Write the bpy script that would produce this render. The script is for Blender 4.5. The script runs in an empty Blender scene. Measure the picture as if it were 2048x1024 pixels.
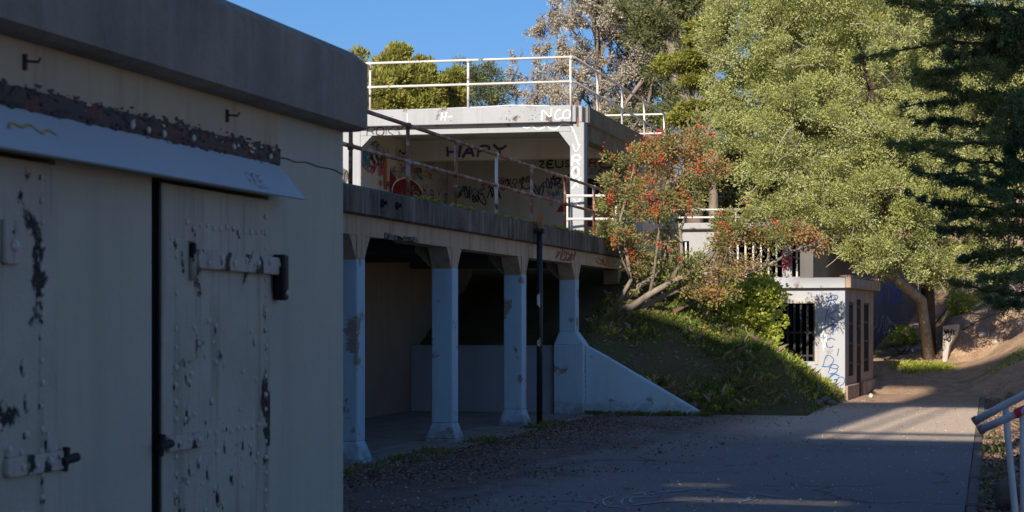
import bpy, bmesh, math, random
import numpy as np
from mathutils import Vector, Matrix, noise as mnoise

random.seed(7)
rng = np.random.default_rng(7)
SC = bpy.context.scene
COL = SC.collection
R = math.radians

# ------------------------------------------------------------------ camera, sky, sun, exposure
F = 3982.0                    # focal length in photo pixels (70 mm on a 36 mm wide frame, 2048 px)
HV = 637.0                    # row of the horizon
EYE = 1.7
SUN_AZ = R(18.5)              # sunlight travels this far right of the view direction
SUN_EL = R(27.0)

cam = bpy.data.cameras.new('camera')
co = bpy.data.objects.new('camera', cam)
COL.objects.link(co)
co.location = (0, 0, EYE)
co.rotation_euler = (R(90), 0, 0)
cam.sensor_width = 36
cam.lens = 70
cam.shift_y = (HV - 512) / 2048
cam.clip_start = 0.1
cam.clip_end = 3000
cam.dof.use_dof = True
cam.dof.focus_distance = 26
cam.dof.aperture_fstop = 9
SC.camera = co

w = bpy.data.worlds.new('World')
SC.world = w
w.use_nodes = True
nt = w.node_tree
bg = nt.nodes['Background']
sky = nt.nodes.new('ShaderNodeTexSky')
sky.sky_type = 'NISHITA'
sky.sun_disc = False
sky.sun_elevation = SUN_EL
sky.sun_rotation = math.pi + SUN_AZ
sky.air_density = 0.95
sky.dust_density = 1.3
sky.ozone_density = 10.0
nt.links.new(sky.outputs[0], bg.inputs[0])
bg.inputs[1].default_value = 0.092

sl = bpy.data.lights.new('sun', 'SUN')
sl.energy = 5.0
sl.angle = R(0.45)
sl.color = (1, 0.90, 0.76)
so = bpy.data.objects.new('sun', sl)
COL.objects.link(so)
sd = Vector((math.sin(SUN_AZ) * math.cos(SUN_EL), math.cos(SUN_AZ) * math.cos(SUN_EL), -math.sin(SUN_EL)))
so.rotation_euler = sd.to_track_quat('-Z', 'Y').to_euler()

SC.view_settings.view_transform = 'Standard'
SC.view_settings.look = 'None'
SC.view_settings.exposure = 0.42
SC.view_settings.gamma = 1
SC.view_settings.use_curve_mapping = False
SC.cycles.max_bounces = 6
SC.cycles.diffuse_bounces = 3
SC.cycles.transparent_max_bounces = 4

# ------------------------------------------------------------------ frames
AX = R(13.5)                  # the fort's long axis points this far right of the view
CA, SA = math.cos(AX), math.sin(AX)


def W(t, s, z):               # fort coordinates (t right, s away, z up) -> world
    return Vector((s * SA + t * CA, s * CA - t * SA, z))


def TS(X, Y):
    return X * CA - Y * SA, X * SA + Y * CA


def P(u, v, Y):               # a point of the place seen at photo column u, row v, at distance Y
    return Vector(((u - 1024) / F * Y, Y, EYE - (v - HV) / F * Y))


# ------------------------------------------------------------------ materials
def newmat(name):
    m = bpy.data.materials.new(name)
    m.use_nodes = True
    n = m.node_tree
    b = n.nodes['Principled BSDF']
    return m, n, b


def nd(n, typ, **kw):
    x = n.nodes.new(typ)
    for k, v in kw.items():
        if k.startswith('i_'):
            x.inputs[k[2:].replace('_', ' ')].default_value = v
        else:
            setattr(x, k, v)
    return x


def mapped(n, scale=(1, 1, 1), loc=(0, 0, 0), coord='Object'):
    c = nd(n, 'ShaderNodeTexCoord')
    mp = nd(n, 'ShaderNodeMapping')
    mp.inputs['Scale'].default_value = scale
    mp.inputs['Location'].default_value = loc
    n.links.new(c.outputs[coord], mp.inputs[0])
    return mp.outputs[0]


def noise(n, vec, scale, detail=5, rough=0.55, dist=0.0):
    x = nd(n, 'ShaderNodeTexNoise')
    x.inputs['Scale'].default_value = scale
    x.inputs['Detail'].default_value = detail
    x.inputs['Roughness'].default_value = rough
    x.inputs['Distortion'].default_value = dist
    n.links.new(vec, x.inputs['Vector'])
    return x.outputs['Fac']


def ramp(n, fac, a, b, lo=0.0, hi=1.0):
    x = nd(n, 'ShaderNodeMapRange')
    x.inputs[1].default_value = a
    x.inputs[2].default_value = b
    x.inputs[3].default_value = lo
    x.inputs[4].default_value = hi
    n.links.new(fac, x.inputs[0])
    return x.outputs[0]


def mix(n, fac, a, b):
    x = nd(n, 'ShaderNodeMix', data_type='RGBA')
    for sock, val in ((x.inputs[0], fac), (x.inputs[6], a), (x.inputs[7], b)):
        if isinstance(val, (int, float)):
            sock.default_value = val
        elif isinstance(val, tuple):
            sock.default_value = (*val, 1) if len(val) == 3 else val
        else:
            n.links.new(val, sock)
    return x.outputs[2]


def mul(n, a, b, op='MULTIPLY'):
    x = nd(n, 'ShaderNodeMath', operation=op)
    for sock, val in ((x.inputs[0], a), (x.inputs[1], b)):
        if isinstance(val, (int, float)):
            sock.default_value = val
        else:
            n.links.new(val, sock)
    return x.outputs[0]


def bump(n, b, h, strength, dist=0.01):
    x = nd(n, 'ShaderNodeBump')
    x.inputs['Strength'].default_value = strength
    x.inputs['Distance'].default_value = dist
    n.links.new(h, x.inputs['Height'])
    n.links.new(x.outputs[0], b.inputs['Normal'])


def concrete(name, base, dark, stain=(0.03, 0.027, 0.022), blotch=0.5, streak=0.3, peel=0.0, peelc=(0.05, 0.045, 0.04),
             scale=1.0, rough=0.85, bmp=0.35, boards=0.0, loc=(0, 0, 0), splash=0.0):
    m, n, b = newmat(name)
    v = mapped(n, loc=loc)
    big = noise(n, v, 1.3 * scale, 7, 0.62)
    col = mix(n, mul(n, ramp(n, big, 0.38, 0.68), blotch), base, dark)
    vs = mapped(n, (7 * scale, 7 * scale, 0.55 * scale), loc)
    st = noise(n, vs, 1.0, 5, 0.6)
    col = mix(n, mul(n, ramp(n, st, 0.5, 0.72), streak), col, stain)
    if splash:
        sp = nd(n, 'ShaderNodeSeparateXYZ')
        n.links.new(v, sp.inputs[0])
        sn = noise(n, v, 6, 6, 0.7)
        k = mul(n, ramp(n, sp.outputs[2], 0.0, splash, 0.75, 0.0), sn)
        col = mix(n, ramp(n, k, 0.2, 0.42, 0, 0.8), col, (0.17, 0.13, 0.095))
    fine = noise(n, v, 38 * scale, 4, 0.6)
    col = mix(n, mul(n, ramp(n, fine, 0.5, 0.75), 0.22), col, dark)
    h = mul(n, fine, 0.4)
    med = noise(n, v, 7 * scale, 6, 0.65)
    h = mul(n, h, med, 'ADD')
    if boards:
        wv = nd(n, 'ShaderNodeTexWave', wave_type='BANDS', bands_direction='Z', wave_profile='SAW')
        wv.inputs['Scale'].default_value = 1.6
        wv.inputs['Distortion'].default_value = 0.25
        wv.inputs['Detail Scale'].default_value = 0.6
        n.links.new(v, wv.inputs['Vector'])
        h = mul(n, h, mul(n, wv.outputs['Fac'], boards), 'ADD')
    if peel:
        msk = noise(n, v, 2.1 * scale, 3, 0.5)
        pn = noise(n, v, 20 * scale, 9, 0.78, 0.2)
        pm = mul(n, ramp(n, msk, 0.45, 0.7), pn)
        pf = ramp(n, pm, 0.40 - 0.22 * peel, 0.47 - 0.22 * peel)
        col = mix(n, pf, col, peelc)
        h = mul(n, h, mul(n, pf, -0.6), 'ADD')
    n.links.new(col, b.inputs['Base Color'])
    b.inputs['Roughness'].default_value = rough
    b.inputs['Specular IOR Level'].default_value = 0.25
    bump(n, b, h, bmp, 0.015)
    return m


def plain(name, c, rough=0.7, metal=0.0, var=0.25, scale=12, spec=0.3):
    m, n, b = newmat(name)
    v = mapped(n)
    f = noise(n, v, scale, 5)
    col = mix(n, ramp(n, f, 0.35, 0.7), c, tuple(x * (1 - var) for x in c))
    n.links.new(col, b.inputs['Base Color'])
    b.inputs['Roughness'].default_value = rough
    b.inputs['Metallic'].default_value = metal
    b.inputs['Specular IOR Level'].default_value = spec
    bump(n, b, f, 0.15, 0.004)
    return m


def rusty(name, paint, rust=(0.16, 0.06, 0.025), dark=(0.035, 0.022, 0.016), amt=0.5, scale=5.0, rough=0.6):
    m, n, b = newmat(name)
    v = mapped(n)
    a = noise(n, v, scale, 7, 0.65)
    c = noise(n, v, scale * 4.5, 5, 0.6)
    rc = mix(n, ramp(n, c, 0.35, 0.65), rust, dark)
    th = 0.72 - 0.4 * amt
    col = mix(n, ramp(n, a, th, th + 0.06), paint, rc)
    n.links.new(col, b.inputs['Base Color'])
    b.inputs['Roughness'].default_value = rough
    b.inputs['Specular IOR Level'].default_value = 0.3
    bump(n, b, c, 0.3, 0.004)
    return m


def leafmat(name, c1, c2, c3=None, trans=0.35, rough=0.55):
    m, n, b = newmat(name)
    g = nd(n, 'ShaderNodeNewGeometry')
    rnd = g.outputs['Random Per Island']
    col = mix(n, rnd, c1, c2)
    if c3:
        v = mapped(n)
        f = noise(n, v, 0.9, 3)
        f2 = noise(n, v, 3.2, 2)
        col = mix(n, ramp(n, f, 0.45, 0.68), col, c3)
        col = mix(n, ramp(n, f2, 0.5, 0.62, 0, 0.6), col, tuple(x * 0.55 for x in c1))
    n.links.new(col, b.inputs['Base Color'])
    b.inputs['Roughness'].default_value = rough
    b.inputs['Specular IOR Level'].default_value = 0.25
    if trans:
        tr = nd(n, 'ShaderNodeBsdfTranslucent')
        n.links.new(col, tr.inputs[0])
        mx = nd(n, 'ShaderNodeMixShader')
        mx.inputs[0].default_value = trans
        n.links.new(b.outputs[0], mx.inputs[1])
        n.links.new(tr.outputs[0], mx.inputs[2])
        n.links.new(mx.outputs[0], n.nodes['Material Output'].inputs[0])
    return m


def barkmat(name, c1, c2, scale=6):
    m, n, b = newmat(name)
    v = mapped(n, (1, 1, 0.35))
    f = noise(n, v, scale, 7, 0.65)
    n.links.new(mix(n, ramp(n, f, 0.35, 0.65), c1, c2), b.inputs['Base Color'])
    b.inputs['Roughness'].default_value = 0.9
    b.inputs['Specular IOR Level'].default_value = 0.15
    bump(n, b, f, 0.6, 0.02)
    return m


M = {}
M['wall'] = concrete('beige_wall_paint', (0.55, 0.52, 0.395), (0.47, 0.445, 0.345), (0.34, 0.31, 0.24), 0.7, 0.35, bmp=0.5, boards=0.12)
M['band'] = concrete('tan_plaster', (0.55, 0.46, 0.31), (0.46, 0.38, 0.26), (0.22, 0.13, 0.08), 0.6, 0.5, bmp=0.4)
M['roof'] = concrete('weathered_dark_concrete', (0.33, 0.295, 0.23), (0.20, 0.18, 0.145), (0.46, 0.42, 0.36), 0.9, 0.3, scale=1.8, bmp=0.8)
M['canopy'] = concrete('blue_grey_sheet', (0.48, 0.54, 0.55), (0.42, 0.48, 0.49), (0.36, 0.38, 0.38), 0.5, 0.15, rough=0.55, bmp=0.08)
M['door'] = concrete('painted_steel', (0.53, 0.495, 0.385), (0.43, 0.40, 0.31), (0.16, 0.12, 0.085), 0.8, 0.6, 0.30, (0.014, 0.012, 0.011), scale=2.2, rough=0.6, bmp=0.45)
M['rivet'] = plain('painted_rivet', (0.72, 0.69, 0.58), 0.35, 0, 0.35, 60)
M['strap'] = concrete('painted_strap', (0.54, 0.49, 0.4), (0.42, 0.38, 0.31), (0.03, 0.025, 0.02), 0.5, 0.4, 0.6, (0.014, 0.012, 0.011), scale=5, rough=0.55, bmp=0.4)
M['black_iron'] = rusty('black_rusted_iron', (0.022, 0.019, 0.018), (0.045, 0.022, 0.014), (0.012, 0.01, 0.009), 0.5, 18)
M['angle'] = rusty('rusted_angle_iron', (0.05, 0.04, 0.033), (0.17, 0.04, 0.024), (0.02, 0.017, 0.013), 0.6, 6)
M['dark'] = plain('crack_and_shade_black', (0.012, 0.012, 0.012), 0.9)  # near-black: shade in gaps and openings put into colour; also the crack
M['bluepaint'] = concrete('pale_blue_paint', (0.42, 0.60, 0.68), (0.36, 0.53, 0.61), (0.40, 0.42, 0.42), 0.6, 0.45, 0.12, (0.30, 0.26, 0.2), scale=1.4, bmp=0.45, splash=0.6)
M['rawtan'] = concrete('raw_tan_concrete', (0.52, 0.41, 0.27), (0.40, 0.31, 0.205), (0.2, 0.085, 0.03), 0.7, 0.55, bmp=0.5)
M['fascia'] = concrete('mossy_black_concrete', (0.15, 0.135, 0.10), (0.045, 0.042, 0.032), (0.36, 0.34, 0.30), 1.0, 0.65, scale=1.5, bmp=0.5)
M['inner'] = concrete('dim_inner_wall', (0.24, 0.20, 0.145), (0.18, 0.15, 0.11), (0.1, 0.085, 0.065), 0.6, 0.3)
M['lowwall'] = concrete('low_wall_paint', (0.34, 0.37, 0.4), (0.29, 0.32, 0.34), (0.2, 0.2, 0.2), 0.6, 0.3)
M['ceil'] = concrete('dark_grey_ceiling', (0.12, 0.11, 0.1), (0.06, 0.055, 0.05), blotch=0.7)  # dark blotched grey for the cross beams
M['white'] = concrete('pale_grey_paint', (0.375, 0.385, 0.40), (0.325, 0.335, 0.345), (0.26, 0.245, 0.225), 0.7, 0.35, 0.14, (0.12, 0.10, 0.085), scale=1.2, bmp=0.3)
M['pavin'] = concrete('pavilion_inside', (0.54, 0.51, 0.48), (0.44, 0.415, 0.39), (0.22, 0.2, 0.185), 0.6, 0.3)
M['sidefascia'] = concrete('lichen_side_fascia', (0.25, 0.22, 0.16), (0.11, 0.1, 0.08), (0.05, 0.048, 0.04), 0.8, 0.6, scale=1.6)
M['block'] = concrete('blockhouse_paint', (0.42, 0.425, 0.445), (0.36, 0.365, 0.385), (0.3, 0.27, 0.23), 0.5, 0.25, 0.15, (0.2, 0.16, 0.12))
M['blockside'] = concrete('blockhouse_bare_side', (0.45, 0.33, 0.235), (0.32, 0.23, 0.165), (0.06, 0.05, 0.035), 0.7, 0.55, scale=1.5)
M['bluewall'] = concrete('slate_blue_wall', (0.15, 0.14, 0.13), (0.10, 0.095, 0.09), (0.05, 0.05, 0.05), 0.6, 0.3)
M['whiterail'] = rusty('white_pipe_paint', (0.62, 0.58, 0.54), amt=0.28, scale=4)
M['rustrail'] = rusty('rusted_pipe', (0.40, 0.34, 0.30), (0.34, 0.14, 0.07), (0.12, 0.055, 0.033), 0.72, 4)
M['pipe'] = plain('black_drain_pipe', (0.018, 0.018, 0.02), 0.45, 0, 0.3, 8, 0.5)
M['rustpipe'] = rusty('rust_pipe_end', (0.3, 0.13, 0.05), (0.33, 0.13, 0.04), (0.13, 0.05, 0.02), 0.6, 10)
M['greyrail'] = rusty('galvanised_pipe', (0.75, 0.73, 0.70), (0.28, 0.16, 0.1), (0.12, 0.07, 0.05), 0.2, 9, 0.45)
M['cap'] = rusty('rusty_cap', (0.3, 0.19, 0.15), amt=0.6, scale=20)
M['red'] = plain('faded_red_tape', (0.75, 0.06, 0.09), 0.6)
M['bars'] = plain('dark_bars', (0.03, 0.03, 0.032), 0.6)
M['barwhite'] = plain('white_bars', (0.62, 0.62, 0.63), 0.6)
M['rock'] = concrete('field_stone', (0.20, 0.165, 0.135), (0.11, 0.095, 0.08), (0.06, 0.06, 0.05), 0.8, 0.2, scale=3, bmp=0.7)
M['paleconc'] = concrete('pale_concrete', (0.5, 0.46, 0.42), (0.34, 0.28, 0.22), (0.2, 0.14, 0.09), 0.6, 0.5, scale=2)
G = {}
for k, c in dict(white=(0.9, 0.9, 0.9), black=(0.03, 0.028, 0.035), violet=(0.07, 0.05, 0.16), blue=(0.03, 0.14, 0.42), red=(0.30, 0.03, 0.035),
                 crimson=(0.24, 0.018, 0.03), orange=(0.45, 0.14, 0.05), pink=(0.55, 0.14, 0.22), teal=(0.05, 0.25, 0.33), grey=(0.36, 0.36, 0.38), yellow=(0.5, 0.42, 0.05),
                 chalk=(0.42, 0.43, 0.45)).items():
    G[k] = plain('spray_' + k, c, 0.6, 0, 0.3, 9)


# ------------------------------------------------------------------ mesh builder
class MB:
    def __init__(self):
        self.v, self.f = [], []

    def box(self, x0, x1, y0, y1, z0, z1, top=None):
        i = len(self.v)
        a = top or (x0, x1, y0, y1)
        self.v += [(x0, y0, z0), (x1, y0, z0), (x1, y1, z0), (x0, y1, z0),
                   (a[0], a[2], z1), (a[1], a[2], z1), (a[1], a[3], z1), (a[0], a[3], z1)]
        self.f += [(i, i + 3, i + 2, i + 1), (i + 4, i + 5, i + 6, i + 7), (i, i + 1, i + 5, i + 4), (i + 1, i + 2, i + 6, i + 5),
                   (i + 2, i + 3, i + 7, i + 6), (i + 3, i, i + 4, i + 7)]
        return self

    def prism(self, poly, axis, a, b):          # polygon extruded along an axis; poly in the other two axes in order
        i = len(self.v)
        n = len(poly)
        for val in (a, b):
            for p in poly:
                q = list(p)
                q.insert(axis, val)
                self.v.append(tuple(q))
        self.f.append(tuple(range(i, i + n)))
        self.f.append(tuple(range(i + 2 * n - 1, i + n - 1, -1)))
        for k in range(n):
            k2 = (k + 1) % n
            self.f.append((i + k, i + n + k, i + n + k2, i + k2))
        return self

    def tube(self, pts, rad, n=6, cap=True):
        pts = [Vector(p) for p in pts]
        if not hasattr(rad, '__len__'):
            rad = [rad] * len(pts)
        i0 = len(self.v)
        ref = Vector((0.31, 0.77, 0.55)).normalized()
        for k, p in enumerate(pts):
            d = (pts[min(k + 1, len(pts) - 1)] - pts[max(k - 1, 0)]).normalized()
            a = d.cross(ref)
            if a.length < 1e-3:
                a = d.orthogonal()
            a.normalize()
            b = d.cross(a)
            for j in range(n):
                th = 2 * math.pi * j / n
                self.v.append(tuple(p + (a * math.cos(th) + b * math.sin(th)) * rad[k]))
        for k in range(len(pts) - 1):
            for j in range(n):
                j2 = (j + 1) % n
                self.f.append((i0 + k * n + j, i0 + k * n + j2, i0 + (k + 1) * n + j2, i0 + (k + 1) * n + j))
        if cap:
            self.f.append(tuple(i0 + j for j in reversed(range(n))))
            self.f.append(tuple(i0 + (len(pts) - 1) * n + j for j in range(n)))
        return self

    def quad(self, a, b, c, d):
        i = len(self.v)
        self.v += [tuple(a), tuple(b), tuple(c), tuple(d)]
        self.f.append((i, i + 1, i + 2, i + 3))
        return self

    def build(self, name, mat, parent=None, bev=0.0, smooth=False, seg=1, jag=0.0):
        me = bpy.data.meshes.new(name)
        root = parent
        while root is not None and root.parent is not None:
            root = root.parent
        org = Vector(root['org']) if root is not None and 'org' in root else Vector((0, 0, 0))
        me.from_pydata([tuple(Vector(p) - org) for p in self.v], [], self.f)
        bm = bmesh.new()
        bm.from_mesh(me)
        bmesh.ops.recalc_face_normals(bm, faces=bm.faces)
        if bev:
            es = [e for e in bm.edges if len(e.link_faces) == 2 and e.calc_face_angle(0) > 0.5]
            bmesh.ops.bevel(bm, geom=es, offset=bev, segments=seg, affect='EDGES', profile=0.6)
        bm.to_mesh(me)
        bm.free()
        if smooth:
            me.polygons.foreach_set('use_smooth', [True] * len(me.polygons))
        me.materials.append(mat)
        o = bpy.data.objects.new(name, me)
        COL.objects.link(o)
        if parent is not None:
            o.parent = parent
        return o


def tag(o, label=None, cat=None, group=None, kind=None):
    if label:
        o['label'] = label
    if cat:
        o['category'] = cat
    if group:
        o['group'] = group
    if kind:
        o['kind'] = kind
    return o


def thing(name, label, cat, base, fort=True, rot=None, group=None):
    """Empty at the base of a thing. fort=True: base and part coordinates are fort coordinates."""
    o = bpy.data.objects.new(name, None)
    COL.objects.link(o)
    o.empty_display_size = 0.3
    if fort:
        o.location = W(*base)
        o.rotation_euler = (0, 0, -AX)
    else:
        o.location = base
        if rot is not None:
            o.rotation_euler = (0, 0, rot)
            base = (0, 0, 0)
    o['org'] = tuple(base)
    return tag(o, label, cat, group)


def sub(o, parent):           # make o a child of a part that already sits in the same thing
    o.parent = parent
    return o


# ---- numpy meshes for foliage
def np_mesh(name, V, faces_per, mat, parent=None, org=None):
    n = len(V)
    nf = n // faces_per
    me = bpy.data.meshes.new(name)
    if org is not None:
        V = V - np.array(org)
    me.vertices.add(n)
    me.vertices.foreach_set('co', V.astype(np.float32).ravel())
    me.loops.add(n)
    me.loops.foreach_set('vertex_index', np.arange(n, dtype=np.int32))
    me.polygons.add(nf)
    me.polygons.foreach_set('loop_start', np.arange(0, n, faces_per, dtype=np.int32))
    me.polygons.foreach_set('loop_total', np.full(nf, faces_per, dtype=np.int32))
    me.update(calc_edges=True)
    me.materials.append(mat)
    o = bpy.data.objects.new(name, me)
    COL.objects.link(o)
    if parent is not None:
        o.parent = parent
    return o


def unit(a):
    return a / (np.linalg.norm(a, axis=-1, keepdims=True) + 1e-9)


def rdir(n):
    return unit(rng.normal(size=(n, 3)))


def leaf_quads(Pt, D, L, Wd):
    n = len(Pt)
    S = unit(np.cross(D, rdir(n)))
    L = (L * rng.uniform(0.6, 1.3, n))[:, None]
    Wd = (Wd * rng.uniform(0.6, 1.3, n))[:, None]
    mid = Pt + D * L * 0.45
    V = np.stack([Pt, mid + S * Wd, Pt + D * L, mid - S * Wd], axis=1)
    return V.reshape(-1, 3)


def crown_leaves(blobs, n_clump, per, cr, L, Wd, shell=0.55, up=0.15, flat=0.8, jit=0.6):
    """blobs: (center, radii). Leaves gathered in clumps spread through the blobs."""
    B = np.array([b[0] for b in blobs], float)
    Rr = np.array([b[1] for b in blobs], float)
    wts = Rr.prod(axis=1) ** (2 / 3)
    idx = rng.choice(len(B), n_clump, p=wts / wts.sum())
    d = rdir(n_clump)
    r = shell + (1 - shell) * rng.random(n_clump) ** 0.6
    C = B[idx] + d * Rr[idx] * r[:, None]
    out = unit(d * np.array([1, 1, 0.8]))
    ci = np.repeat(np.arange(n_clump), (per * rng.uniform(0.4, 1.6, n_clump)).astype(int))
    n = len(ci)
    cs = cr * rng.uniform(0.6, 1.35, n_clump)
    o = rdir(n) * (rng.random(n) ** 0.55)[:, None] * cs[ci][:, None] * np.array([1, 1, flat])
    Pt = C[ci] + o
    D = unit(unit(o) + out[ci] * 0.4 + rdir(n) * jit + np.array([0, 0, up]))
    return leaf_quads(Pt, D, L, Wd), C


def tube_np(mb, pts, r0, r1, n=5):
    k = len(pts)
    mb.tube(pts, [r0 + (r1 - r0) * i / (k - 1) for i in range(k)], n)


def wob(a, b, k, amp):
    a, b = Vector(a), Vector(b)
    out = []
    for i in range(k + 1):
        f = i / k
        p = a.lerp(b, f)
        if 0 < i < k:
            p += Vector((random.gauss(0, amp), random.gauss(0, amp), random.gauss(0, amp)))
        out.append(p)
    return out


# ------------------------------------------------------------------ terrain and road
def sm(x, a, b):
    x = np.clip((x - a) / (b - a), 0, 1)
    return x * x * (3 - 2 * x)


def lump(X, Y, s, amp):
    return amp * (np.sin(X * s + 1.3 * np.sin(Y * s * 0.7)) * np.cos(Y * s * 1.1 + 0.6 * np.sin(X * s * 1.7)))


def height(X, Y):
    X = np.asarray(X, float)
    Y = np.asarray(Y, float)
    t = X * CA - Y * SA
    s = X * SA + Y * CA
    h = np.full(X.shape, -0.03)
    # grassy bank behind the wing wall
    base = np.clip((-5.0 - t) / 2.0, 0, 1) * 1.15
    s0 = np.interp(t, [-20, -4.1, -3.0, -2.9], [34.95, 34.95, 40.5, 43.0])
    bank = base + 0.34 * (s - s0)
    bank = np.minimum(bank, np.where(t < -7.5, 3.12, 2.62))
    bank = np.minimum(bank, np.maximum((-2.85 - t) * 0.78, 0))
    bank = np.where((s > s0) & (t < -2.9) & (s > 34.93), bank + lump(X, Y, 2.3, 0.06) * np.clip(bank * 2, 0, 1) + lump(X, Y, 5.1, 0.03) * np.clip(bank * 2, 0, 1), -0.03)
    h = np.maximum(h, bank)
    # hill at the end of the path
    hill = 0.105 * np.maximum(s - 45.5, 0) + 0.24 * np.maximum(s - 60, 0)
    hill = np.where(s > 75, 0.105 * 29.5 + 0.24 * 15 + 0.05 * (s - 75), hill)
    hill = hill + sm(t, -0.9, 1.6) * sm(s, 43.5, 50) * 1.1
    hill = hill + sm(t, -1.4, -1.0) * sm(s, 50.9, 53.0) * 0.85
    hill = hill + lump(X, Y, 1.1, 0.09) * sm(s, 46, 52) + lump(X, Y, 3.3, 0.03) * sm(s, 46, 52)
    h = np.maximum(h, np.where((s > 45.5) | ((s > 43.5) & (t > -.8)), hill, -0.03))
    # earth bank along the right of the road
    rb = np.clip(t - 0.25, 0, 3.5) * 0.55 * sm(s, 9, 16) + lump(X, Y, 2.0, 0.05) * sm(t, 0.2, 1.2)
    h = np.where((t > 0.2) & (s > 9), np.maximum(h, h * 0.6 + rb), h)
    # shallow gutter beside the kerb
    h = np.where((t > -0.1) & (t < 0.3) & (s < 46), np.minimum(h, h * 0.3 - 0.05), h)
    return h


def H1(x, y):
    return float(height(np.array([x]), np.array([y]))[0])


def soil():
    m, n, b = newmat('earth_and_grass')
    v = mapped(n)
    big = noise(n, v, 0.55, 6, 0.6)
    med = noise(n, v, 3.0, 6, 0.65)
    fine = noise(n, v, 28, 5, 0.65)
    dirt = mix(n, ramp(n, med, 0.35, 0.68), (0.50, 0.32, 0.20), (0.28, 0.17, 0.105))
    dirt = mix(n, ramp(n, fine, 0.5, 0.7), dirt, (0.66, 0.54, 0.42))
    green = mix(n, ramp(n, fine, 0.35, 0.7), (0.055, 0.085, 0.022), (0.10, 0.12, 0.035))
    col = mix(n, ramp(n, big, 0.56, 0.66, 0, 0.75), dirt, green)
    n.links.new(col, b.inputs['Base Color'])
    b.inputs['Roughness'].default_value = 0.95
    b.inputs['Specular IOR Level'].default_value = 0.092
    bump(n, b, mul(n, med, mul(n, fine, 0.5), 'ADD'), 0.8, 0.06)
    return m


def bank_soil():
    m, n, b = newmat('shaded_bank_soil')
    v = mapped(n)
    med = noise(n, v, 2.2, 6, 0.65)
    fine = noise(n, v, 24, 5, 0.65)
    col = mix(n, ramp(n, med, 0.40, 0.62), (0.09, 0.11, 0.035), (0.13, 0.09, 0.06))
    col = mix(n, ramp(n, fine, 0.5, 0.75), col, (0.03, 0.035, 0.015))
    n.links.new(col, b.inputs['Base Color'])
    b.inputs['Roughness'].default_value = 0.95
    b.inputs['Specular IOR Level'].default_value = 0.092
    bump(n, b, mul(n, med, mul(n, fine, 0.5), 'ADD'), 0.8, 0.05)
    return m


def grid_mesh(name, xs, ys, mat, mask=None, mats=None, pick=None):
    XX, YY = np.meshgrid(xs, ys)
    ZZ = height(XX, YY)
    V = np.stack([XX, YY, ZZ], -1).reshape(-1, 3)
    nx, ny = len(xs), len(ys)
    i = np.arange(nx * ny).reshape(ny, nx)
    Fc = np.stack([i[:-1, :-1], i[:-1, 1:], i[1:, 1:], i[1:, :-1]], -1).reshape(-1, 4)
    me = bpy.data.meshes.new(name)
    me.from_pydata(V.tolist(), [], Fc.tolist())
    me.polygons.foreach_set('use_smooth', [True] * len(me.polygons))
    for mm in (mats or [mat]):
        me.materials.append(mm)
    if pick is not None:
        c = V[Fc].mean(axis=1)
        me.polygons.foreach_set('material_index', pick(c[:, 0], c[:, 1]).astype(np.int32))
    o = bpy.data.objects.new(name, me)
    COL.objects.link(o)
    return tag(o, kind='structure')


xs = np.unique(np.concatenate([np.linspace(-420, -12, 40), np.arange(-12, 22, 0.22), np.linspace(22, 60, 60), np.linspace(60, 420, 30)]))
ys = np.unique(np.concatenate([np.linspace(-420, -5, 30), np.linspace(-5, 26, 60), np.arange(26, 66, 0.22), np.linspace(66, 110, 60), np.linspace(110, 700, 30)]))


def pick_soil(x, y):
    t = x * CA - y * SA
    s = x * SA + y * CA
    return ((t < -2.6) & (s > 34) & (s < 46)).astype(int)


grid_mesh('ground', xs, ys, None, mats=[soil(), bank_soil()], pick=pick_soil)


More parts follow.
